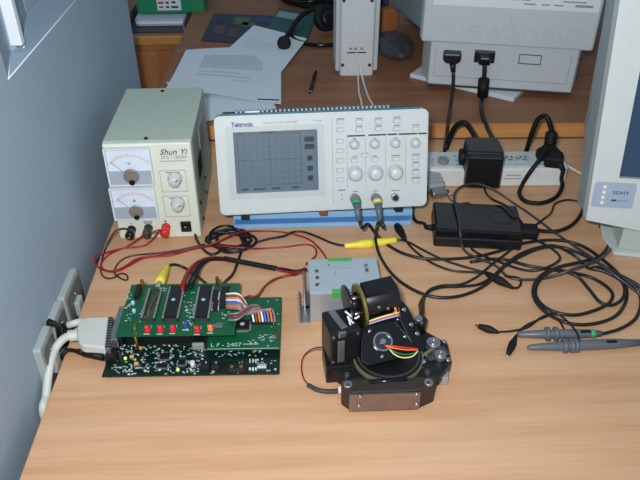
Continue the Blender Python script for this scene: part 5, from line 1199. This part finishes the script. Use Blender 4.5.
q = MB(); q.tube([on_crt(484.5, 60, -0.018), on_crt(484.5, 70, -0.022), on_crt(484, 78, -0.024), on_crt(482.5, 97, -0.030), onz(481.5, 108, BT + 0.010), onz(483.5, 118, BT + 0.005), ony(488, 129, 1.095), ony(493, 139, 1.06), onz(498, 150, 0.010), onz(500, 156, 0.004)], 0.0042, CABLE, 10, 6); q.build('cord', t, I)
cable('adapter_lead', 'black lead arching out of the chunky plug-in adapter', [AM @ Vector((-0.006, 0.030, 0.034)), ony(470, 128, 1.02), ony(464, 122.5, 1.03), ony(456, 126, 1.04), ony(450, 137, 1.05), onz(446, 149, 0.006)], 0.0046, BLACKM)
pt = GM @ Vector((0.0, 0.006, 0.046))
cable('mains_lead', 'black mains lead arching from the right hand plug on the strip', [pt, ony(548, 119, pt.y + 0.004), ony(543.5, 116, pt.y + 0.012), ony(537, 121, pt.y + 0.02), ony(531, 136, pt.y + 0.03), onz(527, 149, 0.010), onz(524, 158, 0.004)], 0.0042, BLACKM)
p2 = GM @ Vector((0.010, -0.043, 0.004))
cable('mains_lead', 'black mains lead looping in front of the power strip', [GM @ Vector((-0.006, -0.010, 0.030)), ony(540, 159, 0.925), ony(530, 172, 0.915), onz(522, 185, 0.008), onz(519.5, 194, 0.0035), onz(526, 201.5, 0.0035), onz(542, 203, 0.0035), onz(556, 197, 0.0035), onz(562, 187, 0.006), onz(561.5, 178, 0.016), p2], 0.0034, BLACKM)
cable('white_thin_lead', 'thin white lead from the strip end toward the white monitor', [onz(566, 165, 0.010), onz(572, 168.5, 0.006), onz(580, 173, 0.004), onz(590, 178, 0.003)], 0.0016, WHITEW)

# ================================================================== leads of the bench power supply
pb, pg, pr = POSTS['bla'], POSTS['dar'], POSTS['red']
cable('black_supply_lead', 'thin black lead looping from the black binding post down to the board', [pb + Vector((0, -0.004, 0.004)), ony(124, 228.5, 0.795), ony(115, 231.5, 0.79), onz(106, 247, .010), (101.5, 262), (101, 272), (105, 277.5), (113, 278), (121, 273.5), (127, 275.5), (127, 280), (121, 278.5), (114.5, 273, .003), (117, 265), (125, 258), (137, 255), (152, 253.5, .004), (178, 250, .004), (205, 244, .006)], 0.0011, CABLE, 0.0014, seg=6)
cable('red_supply_lead', 'red lead running from the red binding post past the coil to module', [pr + Vector((-0.004, -0.008, 0.002)), ony(158, 232.5, 0.79), onz(150, 242, .004), (141, 246.5), (122, 248.5), (104, 253.5, .006), (95.5, 257, .010), (95, 263, .006), (101, 269), (112, 271, .004), (124, 267, .004), (138, 258.5, .004), (160, 254.5, .004), (188, 250), (213, 243.5, .014), (238, 233, .016), (260, 231), (285, 232.5), (307, 238.5), (318, 247), (325, 256, .010), (327, 263, .036), (328.5, 265.5, .045)], 0.0013, REDW, 0.0016, seg=6)
cable('red_supply_lead', 'red lead running from the green binding post toward the module side', [pg + Vector((0.002, -0.006, 0.004)), ony(141, 237, 0.792), onz(128, 246, .003), (110, 254), (101, 264, .003), (106, 270.5), (118, 271), (132, 264), (146, 257.5), (172, 255), (200, 247.5), (220, 246, .012), (245, 248, .012), (262, 248.5), (285, 247), (306, 244.5), (315, 248), (316, 255, .004), (311, 260, .016), (306, 264, .024)], 0.0013, REDW, 0.0016, seg=6)
cable('dark_jumper_lead', 'short dark red jumper between the red and green binding posts', [pr + Vector((-0.002, -0.010, 0.004)), ony(158, 230, 0.785), ony(151, 233, 0.785), pg + Vector((0.004, -0.008, 0.0))], 0.0010, mat('dark_red_wire', (110, 24, 34), 0.4), seg=6)
# black coil below the oscilloscope
pts = [(194.5, 231.5, .006), (197, 240), (203, 249), (211, 254.5), (219, 252)]
rc = random.Random(11)
for k in range(66):
    a = 2 * math.pi * k / 12 + 2.2; j = k / 66
    pts.append((230 + 2.5 * math.sin(k * .9) + (19 + 5 * math.sin(k * 0.61)) * math.cos(a), 239.5 + 1.5 * math.cos(k * .7) + (9.5 + 3 * math.sin(k * 0.43)) * math.sin(a), 0.002 + 0.010 * j + 0.002 * math.sin(k)))
pts += [(243, 243, .012), (241, 252, .004), (237.5, 262, .006), (233, 274, .004), (226, 281, .010), (220, 287, .030)]
cable('black_coil_cable', 'tangled black cable coil on the desk between supply and blue bar', pts, 0.0020, CABLE, 0.0022, seg=6, n=5)
# yellow plug at the board
t, P = cable('yellow_board_plug', 'yellow plug on a black lead at the back edge of the boards', [(167, 266.5, .010), (174, 264.5, .008), (184, 267.5), (194, 274, .004), (203, 281, .012), (208, 286, .032)], 0.0020, CABLE, 0.0022)
q = MB(); lathe_on(q, onz(167.5, 265.5, .011), onz(159.5, 283, .026), [(0.0030, 0), (0.0042, 0.1), (0.0048, 0.3), (0.0060, 0.45), (0.0064, 0.85), (0.0056, 1.0)], YELLOW); addpart(q, 'plug', t)
q = MB(); q.rod(onz(159.5, 283, .026), onz(158, 287, .0345), 0.0036, TIN, 0.003); addpart(q, 'metal_tip', t)
# sleeved bundle from boards to the module
t = thing('sleeved_wire_bundle', 'red and black wires in black sleeving from boards to module', 'cable', TR(onz(226, 259, .004)))
I = t.matrix_world.inverted()
q = MB(); q.tube([onz(224, 258.5, .006), onz(250, 263.5, .005), onz(276, 268.5, .006)], 0.0036, BLACKM, 10, 8); q.build('sleeve', t, I)
for k, (m, r, pp) in enumerate(((REDW, 0.0030, [(182, 291, .040), (184, 281, .042), (190, 270, .030), (199, 262, .018), (211, 258.5, .010), (226, 259, .006)]), (BLACKM, 0.0022, [(190, 288, .040), (195, 279, .038), (199, 269, .026), (206, 261.5, .016), (215, 258.5, .012), (227, 259.5, .006)]),
                             (BLACKM, 0.0018, [(186, 290, .040), (191, 279, .040), (197, 268, .026), (204, 261, .018), (214, 259.5, .008), (226, 260, .005)]),
                             (REDW, 0.0017, [(274, 268.8, .006), (283, 271, .006), (293, 272.5, .012), (304, 271.5, .026)]), (BLACKM, 0.0018, [(274, 268, .007), (284, 269, .008), (295, 271, .014), (306, 269.5, .028)]))):
    q = MB(); q.tube([onz(*p) for p in pp], r, m, 8, 6); q.build('wire', t, I)
cable('dark_red_twisted_wire', 'dark red twisted wire from the ribbon header to the module', [(240, 299, .030), (248, 297, .022), (257.5, 295.6, .018), (264.5, 287, .006), (273, 280, .003), (284, 276.5, .003), (296, 273.5, .010), (305, 268, .026)], 0.0016, mat('brick_red_wire', (150, 40, 38), 0.4), 0.002)
cable('dark_red_twisted_wire', 'second dark red wire twisted along the ribbon header lead', [(240, 300.5, .030), (249, 296, .022), (257, 297, .016), (265.5, 286, .007), (272, 281.5, .003), (285, 275.5, .004), (295, 275, .009), (304, 269.5, .024)], 0.0012, mat('brown_red_wire', (110, 44, 40), 0.4), 0.002)
